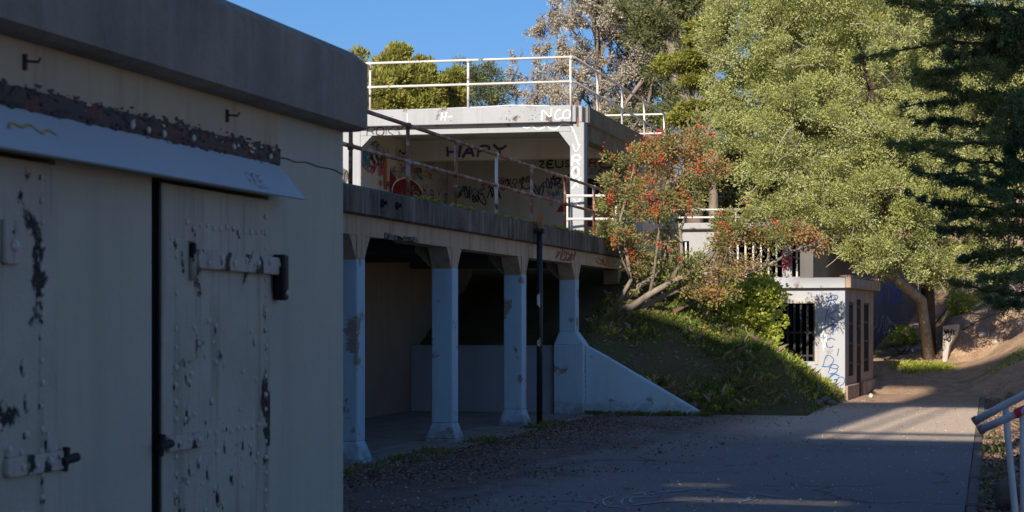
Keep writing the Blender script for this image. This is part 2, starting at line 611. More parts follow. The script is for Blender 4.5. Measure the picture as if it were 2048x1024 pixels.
def road_mat():
    m, n, b = newmat('dusty_asphalt')
    v = mapped(n)
    sep = nd(n, 'ShaderNodeSeparateXYZ')
    n.links.new(v, sep.inputs[0])
    t, s = sep.outputs[0], sep.outputs[1]
    big = noise(n, v, 0.35, 6, 0.6)
    vs = mapped(n, (0.5, 0.16, 1), (3, 1, 0))
    drift = noise(n, vs, 1.6, 7, 0.68, 0.6)
    med = noise(n, v, 5, 6, 0.7)
    fine = noise(n, v, 95, 3, 0.7)
    asp = mix(n, ramp(n, big, 0.35, 0.65), (0.30, 0.275, 0.245), (0.235, 0.215, 0.195))
    asp = mix(n, ramp(n, fine, 0.52, 0.68), asp, (0.42, 0.39, 0.35))
    lit = mix(n, ramp(n, med, 0.38, 0.62), (0.13, 0.09, 0.065), (0.23, 0.165, 0.125))
    lit = mix(n, ramp(n, fine, 0.55, 0.7), lit, (0.21, 0.165, 0.13))
    # leaf litter gathered against the gallery and over the far end of the road
    near = ramp(n, t, -7.2, -3.2, 0.62, 0.0)
    far = ramp(n, s, 26, 33, 0.0, 0.5)
    k = mul(n, mul(n, near, far, 'MAXIMUM'), drift, 'ADD')
    col = mix(n, ramp(n, k, 0.66, 0.80), asp, lit)
    vo = nd(n, 'ShaderNodeTexVoronoi', feature='DISTANCE_TO_EDGE')
    vo.inputs['Scale'].default_value = 0.45
    wv = nd(n, 'ShaderNodeTexNoise')
    wv.inputs['Scale'].default_value = 2.5
    wv.inputs['Detail'].default_value = 5
    n.links.new(v, wv.inputs['Vector'])
    va = nd(n, 'ShaderNodeVectorMath', operation='MULTIPLY_ADD')
    n.links.new(wv.outputs['Color'], va.inputs[0])
    va.inputs[1].default_value = (.7, .7, 0)
    n.links.new(v, va.inputs[2])
    n.links.new(va.outputs[0], vo.inputs['Vector'])
    gr = noise(n, v, 16, 6, 0.8)
    col = mix(n, ramp(n, gr, 0.40, 0.60, 0, 0.55), col, mix(n, ramp(n, gr, 0.5, 0.75), (0.13, 0.12, 0.11), (0.46, 0.42, 0.37)))
    crack = mul(n, ramp(n, vo.outputs['Distance'], 0.006, 0.016, 1, 0), ramp(n, big, 0.45, 0.6))
    col = mix(n, mul(n, crack, 0.7), col, (0.06, 0.055, 0.05))
    patch = noise(n, v, 1.1, 7, 0.7, 0.5)
    col = mix(n, ramp(n, patch, 0.52, 0.6, 0, 0.35), col, (0.30, 0.235, 0.185))
    sunlit_dust = mul(n, ramp(n, s, 27, 31), ramp(n, t, -4.6, -3.2))  # dusty tone, also painted brighter where the sun patch falls
    col = mix(n, mul(n, sunlit_dust, 0.85), col, mix(n, ramp(n, med, 0.3, 0.7), (0.78, 0.62, 0.46), (0.58, 0.45, 0.33)))
    red = ramp(n, mul(n, s, mul(n, patch, 5.0), 'ADD'), 39.5, 43.5)
    col = mix(n, red, col, mix(n, ramp(n, med, 0.35, 0.68), (0.50, 0.335, 0.22), (0.31, 0.195, 0.125)))
    n.links.new(col, b.inputs['Base Color'])
    b.inputs['Roughness'].default_value = 0.9
    b.inputs['Specular IOR Level'].default_value = 0.2
    bump(n, b, mul(n, fine, mul(n, med, 0.8), 'ADD'), 0.6, 0.015)
    return m


rd = thing('road_frame', None, None, (0, 0, 0))
mb = MB()
ss = list(np.arange(-12, 47.1, 1.0))
for a, b_ in zip(ss[:-1], ss[1:]):
    for t0, t1 in ((-12, -7), (-7, -5), (-5, -3.1), (-3.1, -1.4), (-1.4, -0.22)):
        if a >= 34.5 and t1 <= -3.1:
            continue
        mb.quad((t0, a, 0), (t1, a, 0), (t1, b_, 0), (t0, b_, 0))
ro = mb.build('road', road_mat(), None)
ro.rotation_euler = (0, 0, -AX)
tag(ro, kind='structure')
bpy.data.objects.remove(rd)

kb = MB()
for k in range(22):
    a = 9 + k * 1.6
    kb.box(-0.22, -0.10 + random.uniform(-.01, .01), a, a + 1.585, -0.10, 0.012 + random.uniform(-.02, .012))
ko = kb.build('kerb', M['rock'], None, 0.02)
ko.rotation_euler = (0, 0, -AX)
tag(ko, kind='structure')

# ------------------------------------------------------------------ graffiti strokes
GL = {
    'A': '00 26 40;12 32', 'B': '00 06 35 44 33 03;33 42 30 00', 'C': '45 26 05 01 20 41', 'D': '00 06 26 44 42 20 00', 'E': '40 00 06 46;03 33',
    'F': '00 06 46;03 33', 'G': '45 26 04 01 20 41 43 23', 'H': '00 06;40 46;03 43', 'I': '20 26', 'J': '46 41 20 01', 'K': '00 06;46 03 40', 'L': '06 00 40',
    'M': '00 06 23 46 40', 'N': '00 06 40 46', 'O': '20 01 05 26 45 41 20', 'P': '00 06 36 44 33 03', 'R': '00 06 36 44 33 03;23 40', 'S': '45 26 05 23 41 20 01',
    'T': '06 46;26 20', 'U': '06 01 20 41 46', 'V': '06 20 46', 'W': '06 10 24 30 46', 'X': '00 46;06 40', 'Y': '06 23 46;23 20', 'Z': '06 46 00 40',
    '9': '10 31 45 26 05 13 44', '3': '06 36 23 42 20 00', '1': '05 26 20', '0': '20 01 05 26 45 41 20', '-': '03 43', "'": '26 24', ' ': ''}


def ribbon(mb, pts, w_, ex, ey, nrm, org, off):
    """flat stroke of sprayed paint lying on a face"""
    q = [Vector((p[0], p[1])) for p in pts]
    # resample and round the corners a little
    for _ in range(2):
        r_ = [q[0]]
        for a, b_ in zip(q[:-1], q[1:]):
            r_ += [a.lerp(b_, 0.25), a.lerp(b_, 0.75)]
        r_.append(q[-1])
        q = r_
    L_, Rt = [], []
    for k, p in enumerate(q):
        d = (q[min(k + 1, len(q) - 1)] - q[max(k - 1, 0)])
        if d.length < 1e-6:
            d = Vector((1, 0))
        d.normalize()
        nn = Vector((-d.y, d.x)) * w_ * 0.5 * random.uniform(0.8, 1.15)
        for arr, pp in ((L_, p + nn), (Rt, p - nn)):
            arr.append(org + ex * pp.x + ey * pp.y + nrm * off)
    for k in range(len(q) - 1):
        mb.quad(L_[k], L_[k + 1], Rt[k + 1], Rt[k])


def face(kind):
    if kind == 'A':           # faces the viewer (towards -s)
        return Vector((1, 0, 0)), Vector((0, 0, 1)), Vector((0, -1, 0))
    return Vector((0, 1, 0)), Vector((0, 0, 1)), Vector((1, 0, 0))


def write(parent, txt, org, kind, h, mat, stroke=None, wf=0.62, slant=0.1, rise=0.0, vertical=False, off=0.006, frame=None):
    ex, ey, nn = frame or face(kind)
    org = Vector(org)
    mb = MB()
    stroke = stroke or h * 0.13
    cw = h * wf
    x, y = 0.0, 0.0
    for ch in txt:
        for k, st in enumerate([s_ for s_ in GL.get(ch, '').split(';') if s_]):
            pts = [((int(p[0]) / 4) * cw + random.gauss(0, h * .05) + slant * int(p[1]) / 6 * h + x, int(p[1]) / 6 * h + random.gauss(0, h * .05) + y) for p in st.split()]
            ribbon(mb, pts, stroke * random.uniform(.7, 1.35), ex, ey, nn, org, off + k * 0.0015)
        if vertical:
            y -= h * 1.12
        else:
            x += cw * 1.32
            y += rise * cw
    return mb.build('graffiti', G[mat], parent)


def squiggle(parent, pts, org, kind, mat, stroke, off=0.006, frame=None):
    ex, ey, nn = frame or face(kind)
    mb = MB()
    ribbon(mb, pts, stroke, ex, ey, nn, Vector(org), off)
    return mb.build('graffiti', G[mat], parent)


def tagmark(parent, org, kind, w_, h, mat, n=5, stroke=None, off=0.006, frame=None):
    """an unreadable looping tag"""
    ex, ey, nn = frame or face(kind)
    mb = MB()
    for k in range(n):
        x = w_ * (k + .5) / n
        rx, ry = w_ / n * random.uniform(.35, .7), h * random.uniform(.25, .5)
        ph, tw = random.uniform(0, 6.3), random.choice([1, 1, 2])
        m_ = random.randint(7, 11)
        pts = [(x + rx * math.sin(ph + i * .75) + (i / m_ - .5) * rx, h * .5 + ry * math.sin(ph * 2 + i * .75 * tw) + random.gauss(0, h * .07)) for i in range(m_)]
        ribbon(mb, pts, stroke or h * 0.1, ex, ey, nn, Vector(org), off + k * 0.0012)
    return mb.build('graffiti', G[mat], parent)


def blob_paint(parent, poly, org, kind, mat, off=0.004):
    ex, ey, nn = face(kind)
    mb = MB()
    i = len(mb.v)
    for p in poly:
        mb.v.append(tuple(Vector(org) + ex * p[0] + ey * p[1] + nn * off))
    mb.f.append(tuple(range(len(poly))))
    return mb.build('graffiti', G[mat], parent)


# ------------------------------------------------------------------ near magazine with steel doors (left)
mag = thing('concrete_magazine', 'near dim beige concrete magazine with riveted steel doors and dark overhanging roof slab', 'building', (-2.67, 4.0, 0))
T0 = -2.67
mb = MB()
mb.box(-9, T0, 5.375, 6.065, 0, 2.49)
mb.box(-9, T0, 7.15, 8.05, 0, 2.49)
mb.box(-9, T0, -1.0, 4.24, 0, 2.49)
mb.box(-9, T0, 4.24, 5.375, 2.165, 2.49)
mb.box(-9, T0, 6.065, 7.15, 2.165, 2.49)
mb.box(-9, T0 - 0.13, 4.24, 5.375, 0, 2.165)
mb.box(-9, T0 - 0.13, 6.065, 7.15, 0, 2.165)
wl = mb.build('wall', M['wall'], mag)
# a subtly rough wall plaster face is given by the material; chips at the near corner
mb = MB()
zt, ze = 2.775, 2.49
prof = [(-9.2, ze), (-2.60, ze), (-2.56, ze + 0.012), (-2.56, zt), (-2.625, zt + 0.05), (-9.2, zt + 0.06)]
i = 0
secs = [(-1.2, 0, 0), (7.90, 0, 0), (8.045, 0, 0), (8.05, 0.03, 0.06)]
npf = len(prof)
for sv, shrink, drop in secs:
    for (a, z) in prof:
        zz = z - (drop if z > zt else 0)
        mb.v.append((a - (shrink if a > -3 else 0), sv, zz))
for k in range(len(secs) - 1):
    for j in range(npf):
        j2 = (j + 1) % npf
        mb.f.append((k * npf + j, k * npf + j2, (k + 1) * npf + j2, (k + 1) * npf + j))
mb.f.append(tuple(range(npf)))
mb.f.append(tuple((len(secs) - 1) * npf + j for j in reversed(range(npf))))
mb.build('roof_slab', M['roof'], mag)
# rubble edge under the slab
mb = MB()
mb.box(-2.7, T0 + 0.004, 3.0, 7.24, 2.352, 2.487)
mb.build('plaster_band', M['band'], mag)
# crack beside the band
mb = MB()
pts = [(7.25, 2.32), (7.36, 2.325), (7.45, 2.315), (7.57, 2.33), (7.72, 2.318), (7.9, 2.325), (8.04, 2.31)]
ribbon(mb, pts, 0.004, Vector((0, 1, 0)), Vector((0, 0, 1)), Vector((1, 0, 0)), Vector((T0, 0, 0)), 0.003)
mb.build('crack', M['dark'], mag)
# angle iron with ragged rust
mb = MB()
n = 200
sA = np.linspace(3.0, 7.24, n)
top = 2.351 + np.array([.005 * mnoise.noise(Vector((x * 3, 0, 0))) + .003 * mnoise.noise(Vector((x * 14, 3, 0))) for x in sA])
bot = 2.29 + np.array([random.uniform(-.003, .003) for _ in sA])
for k in range(n - 1):
    for tt in (T0 + 0.002, T0 + 0.014):
        pass
    a, b_ = sA[k], sA[k + 1]
    i = len(mb.v)
    for tt in (T0 + 0.001, T0 + 0.016):
        mb.v += [(tt, a, bot[k]), (tt, b_, bot[k + 1]), (tt, b_, top[k + 1]), (tt, a, top[k])]
    mb.f += [(i + 4, i + 5, i + 6, i + 7), (i, i + 1, i + 5, i + 4), (i + 3, i + 2, i + 6, i + 7), (i, i + 4, i + 7, i + 3), (i + 1, i + 2, i + 6, i + 5)]
ang = mb.build('angle_iron', M['angle'], mag)


def rivet_mesh(r):
    bm = bmesh.new()
    bmesh.ops.create_icosphere(bm, subdivisions=2, radius=r)
    for v in bm.verts:
        v.co.x = max(v.co.x, -r * 0.2) * 0.75
    me = bpy.data.meshes.new('rivet')
    bm.to_mesh(me)
    bm.free()
    me.polygons.foreach_set('use_smooth', [True] * len(me.polygons))
    me.materials.append(M['rivet'])
    return me


RV = rivet_mesh(0.0105)
RVb = rivet_mesh(0.0125)


STAINS = {}


def rivet(parent, t, s, z, me=None):
    o = bpy.data.objects.new('rivet', me or RV)
    COL.objects.link(o)
    o.parent = parent
    o.location = Vector((t, s, z)) - Vector(mag['org'])
    k = random.uniform(.85, 1.2)
    o.scale = (k, k, k)
    if random.random() < 0.5:
        STAINS.setdefault(parent.name, (parent, []))[1].append((t, s, z))
    return o


for k in range(26):
    if random.random() < 0.35:
        rivet(ang, T0 + 0.016, 4.0 + k * 0.125, 2.315 + random.uniform(-.006, .006), RVb)
# flakes of rust and old paint along both edges of the iron
for (nm_, mt, cnt, z0, sp) in (('rust_flake', 'black_iron', 190, 2.350, .009), ('rust_flake', 'angle', 120, 2.345, .015), ('paint_flake', 'band', 26, 2.338, .01), ('rust_flake', 'black_iron', 110, 2.297, .008)):
    mb = MB()
    for k in range(cnt):
        cs = 4.3 + 2.94 * random.random()
        cz = z0 + random.gauss(0, sp)
        r = random.uniform(.003, .013)
        t_ = T0 + (.0185 if cz < 2.35 else .0062) + random.uniform(0, .0015)
        i = len(mb.v)
        for q in range(9):
            a = 2 * math.pi * q / 9
            rr = r * random.uniform(.45, 1.2)
            mb.v.append((t_, min(cs + math.cos(a) * rr * 2.2, 7.238), cz + math.sin(a) * rr * .62))
        mb.f.append(tuple(range(i, i + 9)))
    tag(mb.build(nm_, M[mt], ang), kind='stuff')
# sloping sheet canopy
mb = MB()
n = 12
for k in range(n + 1):
    s_ = 3.0 + (7.24 - 3.0) * k / n
    wv = 0.004 * math.sin(k * 1.1)
    for (a, z) in ((T0 + 0.012, 2.292), (-2.555 + wv, 2.158), (-2.561 + wv, 2.153), (T0 + 0.006, 2.286)):
        mb.v.append((a, s_, z))
for k in range(n):
    for j in range(4):
        j2 = (j + 1) % 4
        mb.f.append((k * 4 + j, k * 4 + j2, (k + 1) * 4 + j2, (k + 1) * 4 + j))
mb.f += [(0, 1, 2, 3), (n * 4 + 3, n * 4 + 2, n * 4 + 1, n * 4)]
can = mb.build('canopy', M['canopy'], mag)
ctop, cbot = Vector((T0 + 0.012, 0, 2.292)), Vector((-2.555, 0, 2.158))
cy = (ctop - cbot).normalized()
cfr = (Vector((0, 1, 0)), cy, Vector((0, 1, 0)).cross(cy))
write(can, 'FEE', (-2.57, 6.72, 2.175), 'R', 0.06, 'chalk', 0.006, 0.7, frame=cfr)
squiggle(can, [(0, 0), (.05, .03), (.1, .01), (.16, .04), (.2, .0), (.26, .03), (.3, .01)], (-2.60, 4.95, 2.215), 'R', 'yellow', 0.008, frame=cfr)
# hooks
for sv in (5.17, 6.71):
    mb = MB()
    mb.box(T0 + 0.004, T0 + 0.013, sv - 0.007, sv + 0.007, 2.405, 2.45)
    mb.tube([(T0 + 0.01, sv, 2.43), (T0 + 0.045, sv + 0.01, 2.428), (T0 + 0.05, sv + 0.012, 2.44)], 0.004)
    mb.build('hook', M['angle'], mag)


def door(s0, s1, labl):
    mb = MB()
    mb.box(T0 - 0.05, T0 + 0.012, s0, s1, 0.03, 2.15)
    d = mb.build('door', M['door'], mag, 0.004)
    d['label'] = labl
    return d


def strap(parent, s0, s1, z, hh, knuckle_s, dirn):
    t0 = T0 + 0.012
    mb = MB()
    prof = [(s0, z - hh), (s1 - dirn * 0.015, z - hh), (s1, z - hh * .6), (s1, z + hh * .6), (s1 - dirn * 0.015, z + hh), (s0, z + hh)]
    mb.prism(prof, 0, t0, t0 + 0.018)
    h_ = mb.build('hinge', M['strap'], parent, 0.003)
    mb = MB()
    mb.tube([(t0 + 0.02, knuckle_s - .045, z - .004), (t0 + 0.022, knuckle_s + .045, z + .004)], [0.012, 0.014], 10)
    mb.tube([(t0 + 0.008, knuckle_s - .01, z - .034), (t0 + 0.008, knuckle_s + .008, z + .034)], 0.012, 10)
    mb.build('hinge_knuckle', M['black_iron'], parent)
    for k in range(3):
        rivet(parent, t0 + 0.018, s0 + (s1 - s0) * (0.25 + 0.25 * k), z + random.uniform(-.006, .006))


d2 = door(6.125, 7.142, 'steel door with a long hasp and a black gap along its left edge')
d1 = door(4.27, 5.37, 'steel door cut by the left frame edge')
t0 = T0 + 0.012
for k in range(20):
    for sv in (6.235, 7.085):
        if random.random() < 0.93:
            rivet(d2, t0, sv + random.uniform(-.004, .004), 0.93 + k * 0.061 + random.uniform(-.006, .006))
    if k < 19:
        rivet(d1, t0, 5.262 + random.uniform(-.004, .004), 0.92 + k * 0.066)
for k in range(13):
    rivet(d2, t0, 6.33 + k * 0.06, 2.02 + random.uniform(-.01, .01))
for k in range(8):
    rivet(d2, t0, 6.52 + k * 0.07, 1.30 + random.uniform(-.006, .006))
for k in range(34):
    rivet(d2, t0, random.uniform(6.28, 7.0), random.choice([random.uniform(.95, 1.25), random.uniform(1.35, 1.8)]))
for k in range(14):
    rivet(d1, t0, random.uniform(4.9, 5.2), random.uniform(.95, 1.6), random.choice([RV, RVb]))
# thick dents, welds and paint blisters
for (dd, sv, zv, r) in ((d2, 6.62, 1.07, .03), (d2, 6.75, 1.13, .024), (d2, 6.52, 1.16, .02), (d2, 6.68, 1.24, .018), (d2, 6.86, 1.24, .018), (d2, 6.34, 1.38, .02),
                        (d2, 6.33, 1.50, .016), (d1, 5.16, 1.08, .022), (d1, 5.17, 1.46, .02), (d1, 5.15, 1.56, .018), (d1, 5.3, 1.34, .022), (d2, 6.36, 1.18, .016)):
    bm = bmesh.new()
    bmesh.ops.create_icosphere(bm, subdivisions=2, radius=r)
    for v in bm.verts:
        v.co.x *= 0.22
        v.co.z *= 1.5
        v.co *= 1 + 0.25 * mnoise.noise(v.co * 60 + Vector((sv, zv, 0)) * 9)
    me = bpy.data.meshes.new('weld')
    bm.to_mesh(me)
    bm.free()
    me.materials.append(M['strap'])
    me.polygons.foreach_set('use_smooth', [True] * len(me.polygons))
    o = bpy.data.objects.new('weld', me)
    COL.objects.link(o)
    o.parent = dd
    o.location = Vector((t0, sv, zv)) - Vector(mag['org'])
MB().box(T0 - 0.05, T0 + 0.008, 6.108, 6.1245, 0.03, 2.15).build('door_gap_shade', M['black_iron'], d2)  # black strip stands in for the shade in the door gap
MB().box(T0 - 0.128, T0 - 0.004, 6.0655, 6.07, 0.0, 2.16).build('jamb_shade', M['black_iron'], mag)  # blackened face: shade of the gap put into its colour
MB().box(T0 - 0.129, T0 - 0.125, 6.07, 6.124, 0.0, 2.16).build('recess_shade', M['dark'], mag)  # near-black panel painting the shade behind the gap
strap(d2, 6.15, 6.47, 1.283, 0.026, 6.10, 1)
strap(d1, 5.37, 5.03, 1.285, 0.028, 5.40, -1)
mb = MB()
mb.prism([(6.39, 1.872), (7.17, 1.866), (7.19, 1.9), (7.17, 1.932), (6.39, 1.938), (6.375, 1.905)], 0, t0 + 0.01, t0 + 0.026)
mb.box(t0, t0 + 0.01, 6.40, 7.1, 1.88, 1.925)
mb.build('hasp', M['strap'], d2, 0.003)
mb = MB()
mb.tube([(t0 + .008, 6.36, 1.83), (t0 + .012, 6.357, 1.90), (t0 + .008, 6.36, 1.965)], 0.013, 8)
mb.build('hasp_pin', M['strap'], d2, smooth=True)
mb = MB()
mb.box(T0 - 0.001, T0 + 0.05, 7.19, 7.245, 1.77, 1.945)
mb.box(T0 + 0.02, T0 + 0.062, 7.165, 7.20, 1.80, 1.90)
mb.build('hasp_staple', M['black_iron'], d2, 0.008)
for k in range(6):
    rivet(d2, t0 + 0.026, 6.46 + k * 0.12, 1.905 + random.uniform(-.018, .018), RVb)
rivet(d2, T0 + .05, 7.215, 1.80, RVb)
mb = MB()
mb.prism([(5.02, 1.85), (5.10, 1.85), (5.125, 1.88), (5.125, 1.95), (5.10, 1.975), (5.02, 1.975)], 0, t0, t0 + 0.014)
mb.build('lock_plate', M['strap'], d1, 0.004)
rivet(d1, t0 + .014, 5.07, 1.905, rivet_mesh(0.018))

for nm, (par, lst) in STAINS.items():
    if not nm.startswith('door'):
        continue
    mb = MB()
    for j, (t, s_, z) in enumerate(lst):
        for q in range(random.randint(1, 3)):
            cs, cz = s_ + random.gauss(0, .008), z - abs(random.gauss(0, .014))
            r = random.uniform(.003, .011)
            i = len(mb.v)
            m_ = 9
            for k in range(m_):
                a = 2 * math.pi * k / m_
                rr = r * random.uniform(.55, 1.2)
                mb.v.append((t + .0006 + .0002 * (q + j % 7 * .3), cs + math.cos(a) * rr, cz + math.sin(a) * rr * 1.25))
            mb.f.append(tuple(range(i, i + m_)))
    tag(mb.build('rust_stain', M['black_iron'], par), kind='stuff')

# ------------------------------------------------------------------ gallery under the gun deck
gal = thing('concrete_gallery', 'shaded concrete gallery with pale blue columns carrying a stained deck slab', 'building', (-7.3, 26.0, 0))
FT = -7.06
COLS = [13.7, 17.88, 22.05, 26.26, 30.42, 34.57, 38.75]
# deck slab with chipped lip
mb = MB()
ed = np.arange(8.0, 39.45, 0.35)
rows = []
for s_ in ed:
    c = random.uniform(0, .012) + (0.02 if random.random() < .12 else 0)
    rows.append([(-16, s_, 2.905), (FT - .03, s_, 2.905), (FT, s_, 2.92), (FT, s_, 3.215 - c), (FT - .03 - c, s_, 3.236), (-16, s_, 3.236)])
for r_ in rows:
    mb.v += r_
for k in range(len(rows) - 1):
    for j in range(6):
        j2 = (j + 1) % 6
        mb.f.append((k * 6 + j, k * 6 + j2, (k + 1) * 6 + j2, (k + 1) * 6 + j))
mb.f += [tuple(range(6)), tuple((len(rows) - 1) * 6 + j for j in reversed(range(6)))]
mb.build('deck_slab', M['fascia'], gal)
# edge beam, broken where the concrete has spalled
mb = MB()
mb.box(-7.44, -7.15, 8.0, 23.1, 2.67, 2.903)
mb.box(-7.44, -7.15, 24.6, 39.2, 2.67, 2.903)
mb.prism([(23.1, 2.903), (23.1, 2.67), (23.3, 2.72), (23.5, 2.70), (23.7, 2.735), (23.95, 2.71), (24.2, 2.735), (24.4, 2.70), (24.6, 2.67), (24.6, 2.903)], 0, -7.44, -7.152)
mb.build('edge_beam', M['rawtan'], gal)
mb = MB()
for k in range(34):
    s_ = random.uniform(23.15, 24.55)
    z = 2.70 + random.uniform(-.02, .03)
    r = random.uniform(.02, .05)
    mb.box(-7.2, -7.135 + random.uniform(-.01, .015), s_ - r, s_ + r, z - r * .4, z + r * .45)
tag(mb.build('spalled_concrete', M['sidefascia'], gal), kind='stuff')
for s_ in COLS:
    front, back = s_, s_ + 0.30
    if s_ < 34:
        mb = MB()
        mb.box(-7.515, -7.065, front - .075, back + .075, -0.02, 0.055)
        mb.box(-7.51, -7.07, front - .07, back + .07, 0.055, 0.27, (-7.44, -7.14, front, back))
        mb.box(-7.44, -7.14, front, back, 0.27, 2.40)
        c = mb.build('column', M['bluepaint'], gal, 0.012)
    elif s_ < 38:
        mb = MB()
        mb.box(-7.52, -6.98, front - .09, back + .1, -0.02, 1.23)
        mb.box(-7.52, -6.98, front - .09, back + .1, 1.23, 1.47, (-7.44, -7.14, front, back))
        mb.box(-7.44, -7.14, front, back, 1.47, 2.40)
        c = mb.build('column', M['bluepaint'], gal, 0.012)
        c['label'] = 'end column standing on a broad shoulder-high pier'
    else:
        mb = MB()
        mb.box(-7.44, -7.14, front, back, 1.6, 2.66)
        c = mb.build('column', M['rawtan'], gal, 0.012)
        continue
    mb = MB()
    mb.box(-7.437, -7.143, front + .003, back - .003, 2.40, 2.67)
    mb.prism([(front + .002, 2.38), (front + .002, 2.668), (front - .24, 2.668)], 0, -7.425, -7.155)
    mb.prism([(back - .002, 2.38), (back + .24, 2.668), (back - .002, 2.668)], 0, -7.425, -7.155)
    mb.prism([(-7.436, 2.38), (-7.68, 2.62), (-7.68, 2.9), (-7.436, 2.9)], 1, front + .01, back - .01)
    mb.build('haunch', M['rawtan'], c)
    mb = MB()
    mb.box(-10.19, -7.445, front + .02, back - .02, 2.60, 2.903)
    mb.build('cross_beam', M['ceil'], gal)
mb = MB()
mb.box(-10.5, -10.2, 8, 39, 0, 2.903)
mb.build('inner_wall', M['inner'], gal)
mb = MB()
mb.box(-10.198, -7.525, 34.62, 34.88, 0, 1.22)
mb.build('low_wall', M['lowwall'], gal, 0.01)
mb = MB()
mb.box(-10.2, -7.56, 8, 34.6, 0.0, 0.03)
mb.box(-7.56, -6.72, 8, 34.2, -0.01, 0.022)
mb.build('floor_slab', M['roof'], gal)
mb = MB()
mb.prism([(-6.978, -.05), (-6.978, 1.22), (-6.6, 1.02), (-4.95, 0.07), (-4.75, -.02), (-4.75, -.05)], 1, 34.63, 34.9)
wing = mb.build('wing_wall', concrete('wing_paint', (0.44, 0.64, 0.72), (0.37, 0.56, 0.64), (0.40, 0.43, 0.43), 0.7, 0.45, 0.1, (0.3, 0.27, 0.22), scale=1.2, splash=0.5, boards=0.9, bmp=0.5), gal, 0.012)
mb = MB()
for z in np.arange(0.1, 1.2, 0.09):
    mb.box(-6.982, -6.966 + random.uniform(0, .006), 34.618, 34.632, z, z + random.uniform(.03, .07))
mb.build('peeled_joint', M['rawtan'], gal)
for s_ in (22.75, 23.35):
    mb = MB()
    mb.tube([(FT - .005, s_, 3.08), (FT + .035, s_, 3.08)], 0.05, 10)
    mb.tube([(FT + .03, s_, 3.08), (FT + .075, s_, 3.085)], 0.026, 8)
    mb.build('bolt', M['black_iron'], gal)
mb = MB()
for (a, b_) in ((33.1, 34.9), ):
    pass
tagmark(gal, (-7.15, 33.0, 2.69), 'R', 1.6, 0.19, 'red', 6, 0.03)
tagmark(gal, (-7.15, 36.6, 2.7), 'R', 1.1, 0.16, 'orange', 3, 0.03)

# drain pipe
dp = thing('drain_pipe', 'black drain pipe with a rusty open top standing against the gallery deck edge', 'pipe', (-6.98, 30.95, 0))
MB().tube([(-6.98, 30.95, 0), (-6.975, 30.95, 1.6), (-6.98, 30.95, 3.13)], 0.047, 12).build('lower_pipe', M['pipe'], dp, smooth=True)
MB().tube([(-6.98, 30.95, 3.125), (-6.98, 30.95, 3.41)], 0.05, 12).build('pipe_top', M['rustpipe'], dp)
mb = MB()
MB().box(-7.06, -6.90, 30.88, 31.02, 3.06, 3.13).build('collar', M['black_iron'], dp, 0.01)
mb.tube([(-7.0, 30.72, 3.1), (-6.93, 30.72, 3.1)], 0.03, 8)
mb.build('bracket', M['black_iron'], dp, 0.01)
fr = face('A')
tagmark(dp, (-7.0, 30.90, 1.86), 'A', 0.04, 0.26, 'white', 2, 0.012, off=0.004)
tagmark(dp, (-7.0, 30.90, 1.25), 'A', 0.04, 0.14, 'white', 2, 0.012, off=0.004)


# ------------------------------------------------------------------ railings
def railing(name, label, pts, posts, heights, mat, zb, r=0.026, group='pipe railings', base=None, along=None, post_mats=None):
    """pts: corner points (t, s) of the run; posts: list of (t, s)"""
    o = thing(name, label, 'railing', (*(base or pts[0]), zb), group=None)
    for hgt in heights:
        MB().tube([(p[0], p[1], zb + hgt) for p in pts], r, 8, True).build('rail', mat, o, smooth=True)
    for k, p in enumerate(posts):
        mb = MB()
        lean = random.uniform(-.008, .008)
        mb.tube([(p[0], p[1], zb - .02), (p[0] + lean, p[1], zb + max(heights))], r * 0.95, 8)
        for hgt in heights:
            mb.tube([(p[0], p[1], zb + hgt - .045), (p[0], p[1], zb + hgt + .03)], r * 1.35, 8)
        mb.build('post', post_mats[k % len(post_mats)] if post_mats else mat, o, smooth=True)
    return o


RT = -7.19
railing('pipe_railing', 'rusty brown two-rail pipe railing along the gallery deck edge', [(RT, s_) for s_ in (12, 18, 24, 30, 36, 39.3)],
        [(RT, s_) for s_ in (17.2, 19.6, 21.95, 24.3, 26.6, 28.95, 31.3, 33.9, 36.5, 39.2)], (0.92, 0.46), M['rustrail'], 3.236,
        post_mats=[M['rustrail'], M['whiterail'], M['rustrail'], M['rustrail']])
railing('pipe_railing', 'short white pipe railing closing the far end of the gallery deck', [(-8.16, 38.7), (-7.22, 38.9), (-6.6, 39.05)], [(-8.16, 38.7), (-7.21, 38.9)], (0.9, 0.44), M['whiterail'], 3.236)

# ------------------------------------------------------------------ pavilion on the deck
pav = thing('concrete_pavilion', 'sunlit pale grey open pavilion with graffiti and a flat roof above the gallery', 'building', (-8.0, 39.0, 3.236))
mb = MB()
mb.box(-8.17, -7.885, 39.0, 39.35, 3.0, 5.62)
cc = mb.build('column', M['white'], pav, 0.012)
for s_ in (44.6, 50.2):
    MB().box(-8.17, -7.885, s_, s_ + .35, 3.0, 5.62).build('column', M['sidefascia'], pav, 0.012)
mb = MB()
mb.box(-15.5, -12.57, 39.0, 46.2, 3.0, 5.62)
MB_left = mb.build('side_wall', M['white'], pav)
MB().box(-12.568, -12.56, 39.02, 46.0, 3.0, 5.618).build('wall_lining', M['pavin'], pav)
mb = MB()
mb.box(-12.56, -8.17, 39.0, 39.35, 5.45, 5.622)
mb.prism([(-8.168, 5.14), (-8.168, 5.452), (-8.41, 5.452)], 1, 39.01, 39.34)
mb.prism([(-12.562, 5.2), (-12.31, 5.452), (-12.562, 5.452)], 1, 39.01, 39.34)
fb = mb.build('front_beam', M['white'], pav)
mb = MB()
mb.box(-8.15, -7.905, 39.36, 50.2, 5.30, 5.622)
mb.prism([(39.36, 5.05), (39.65, 5.302), (39.36, 5.302)], 0, -8.14, -7.915)
mb.prism([(44.598, 5.0), (44.598, 5.302), (44.25, 5.302)], 0, -8.14, -7.915)
mb.build('side_beam', M['sidefascia'], pav)
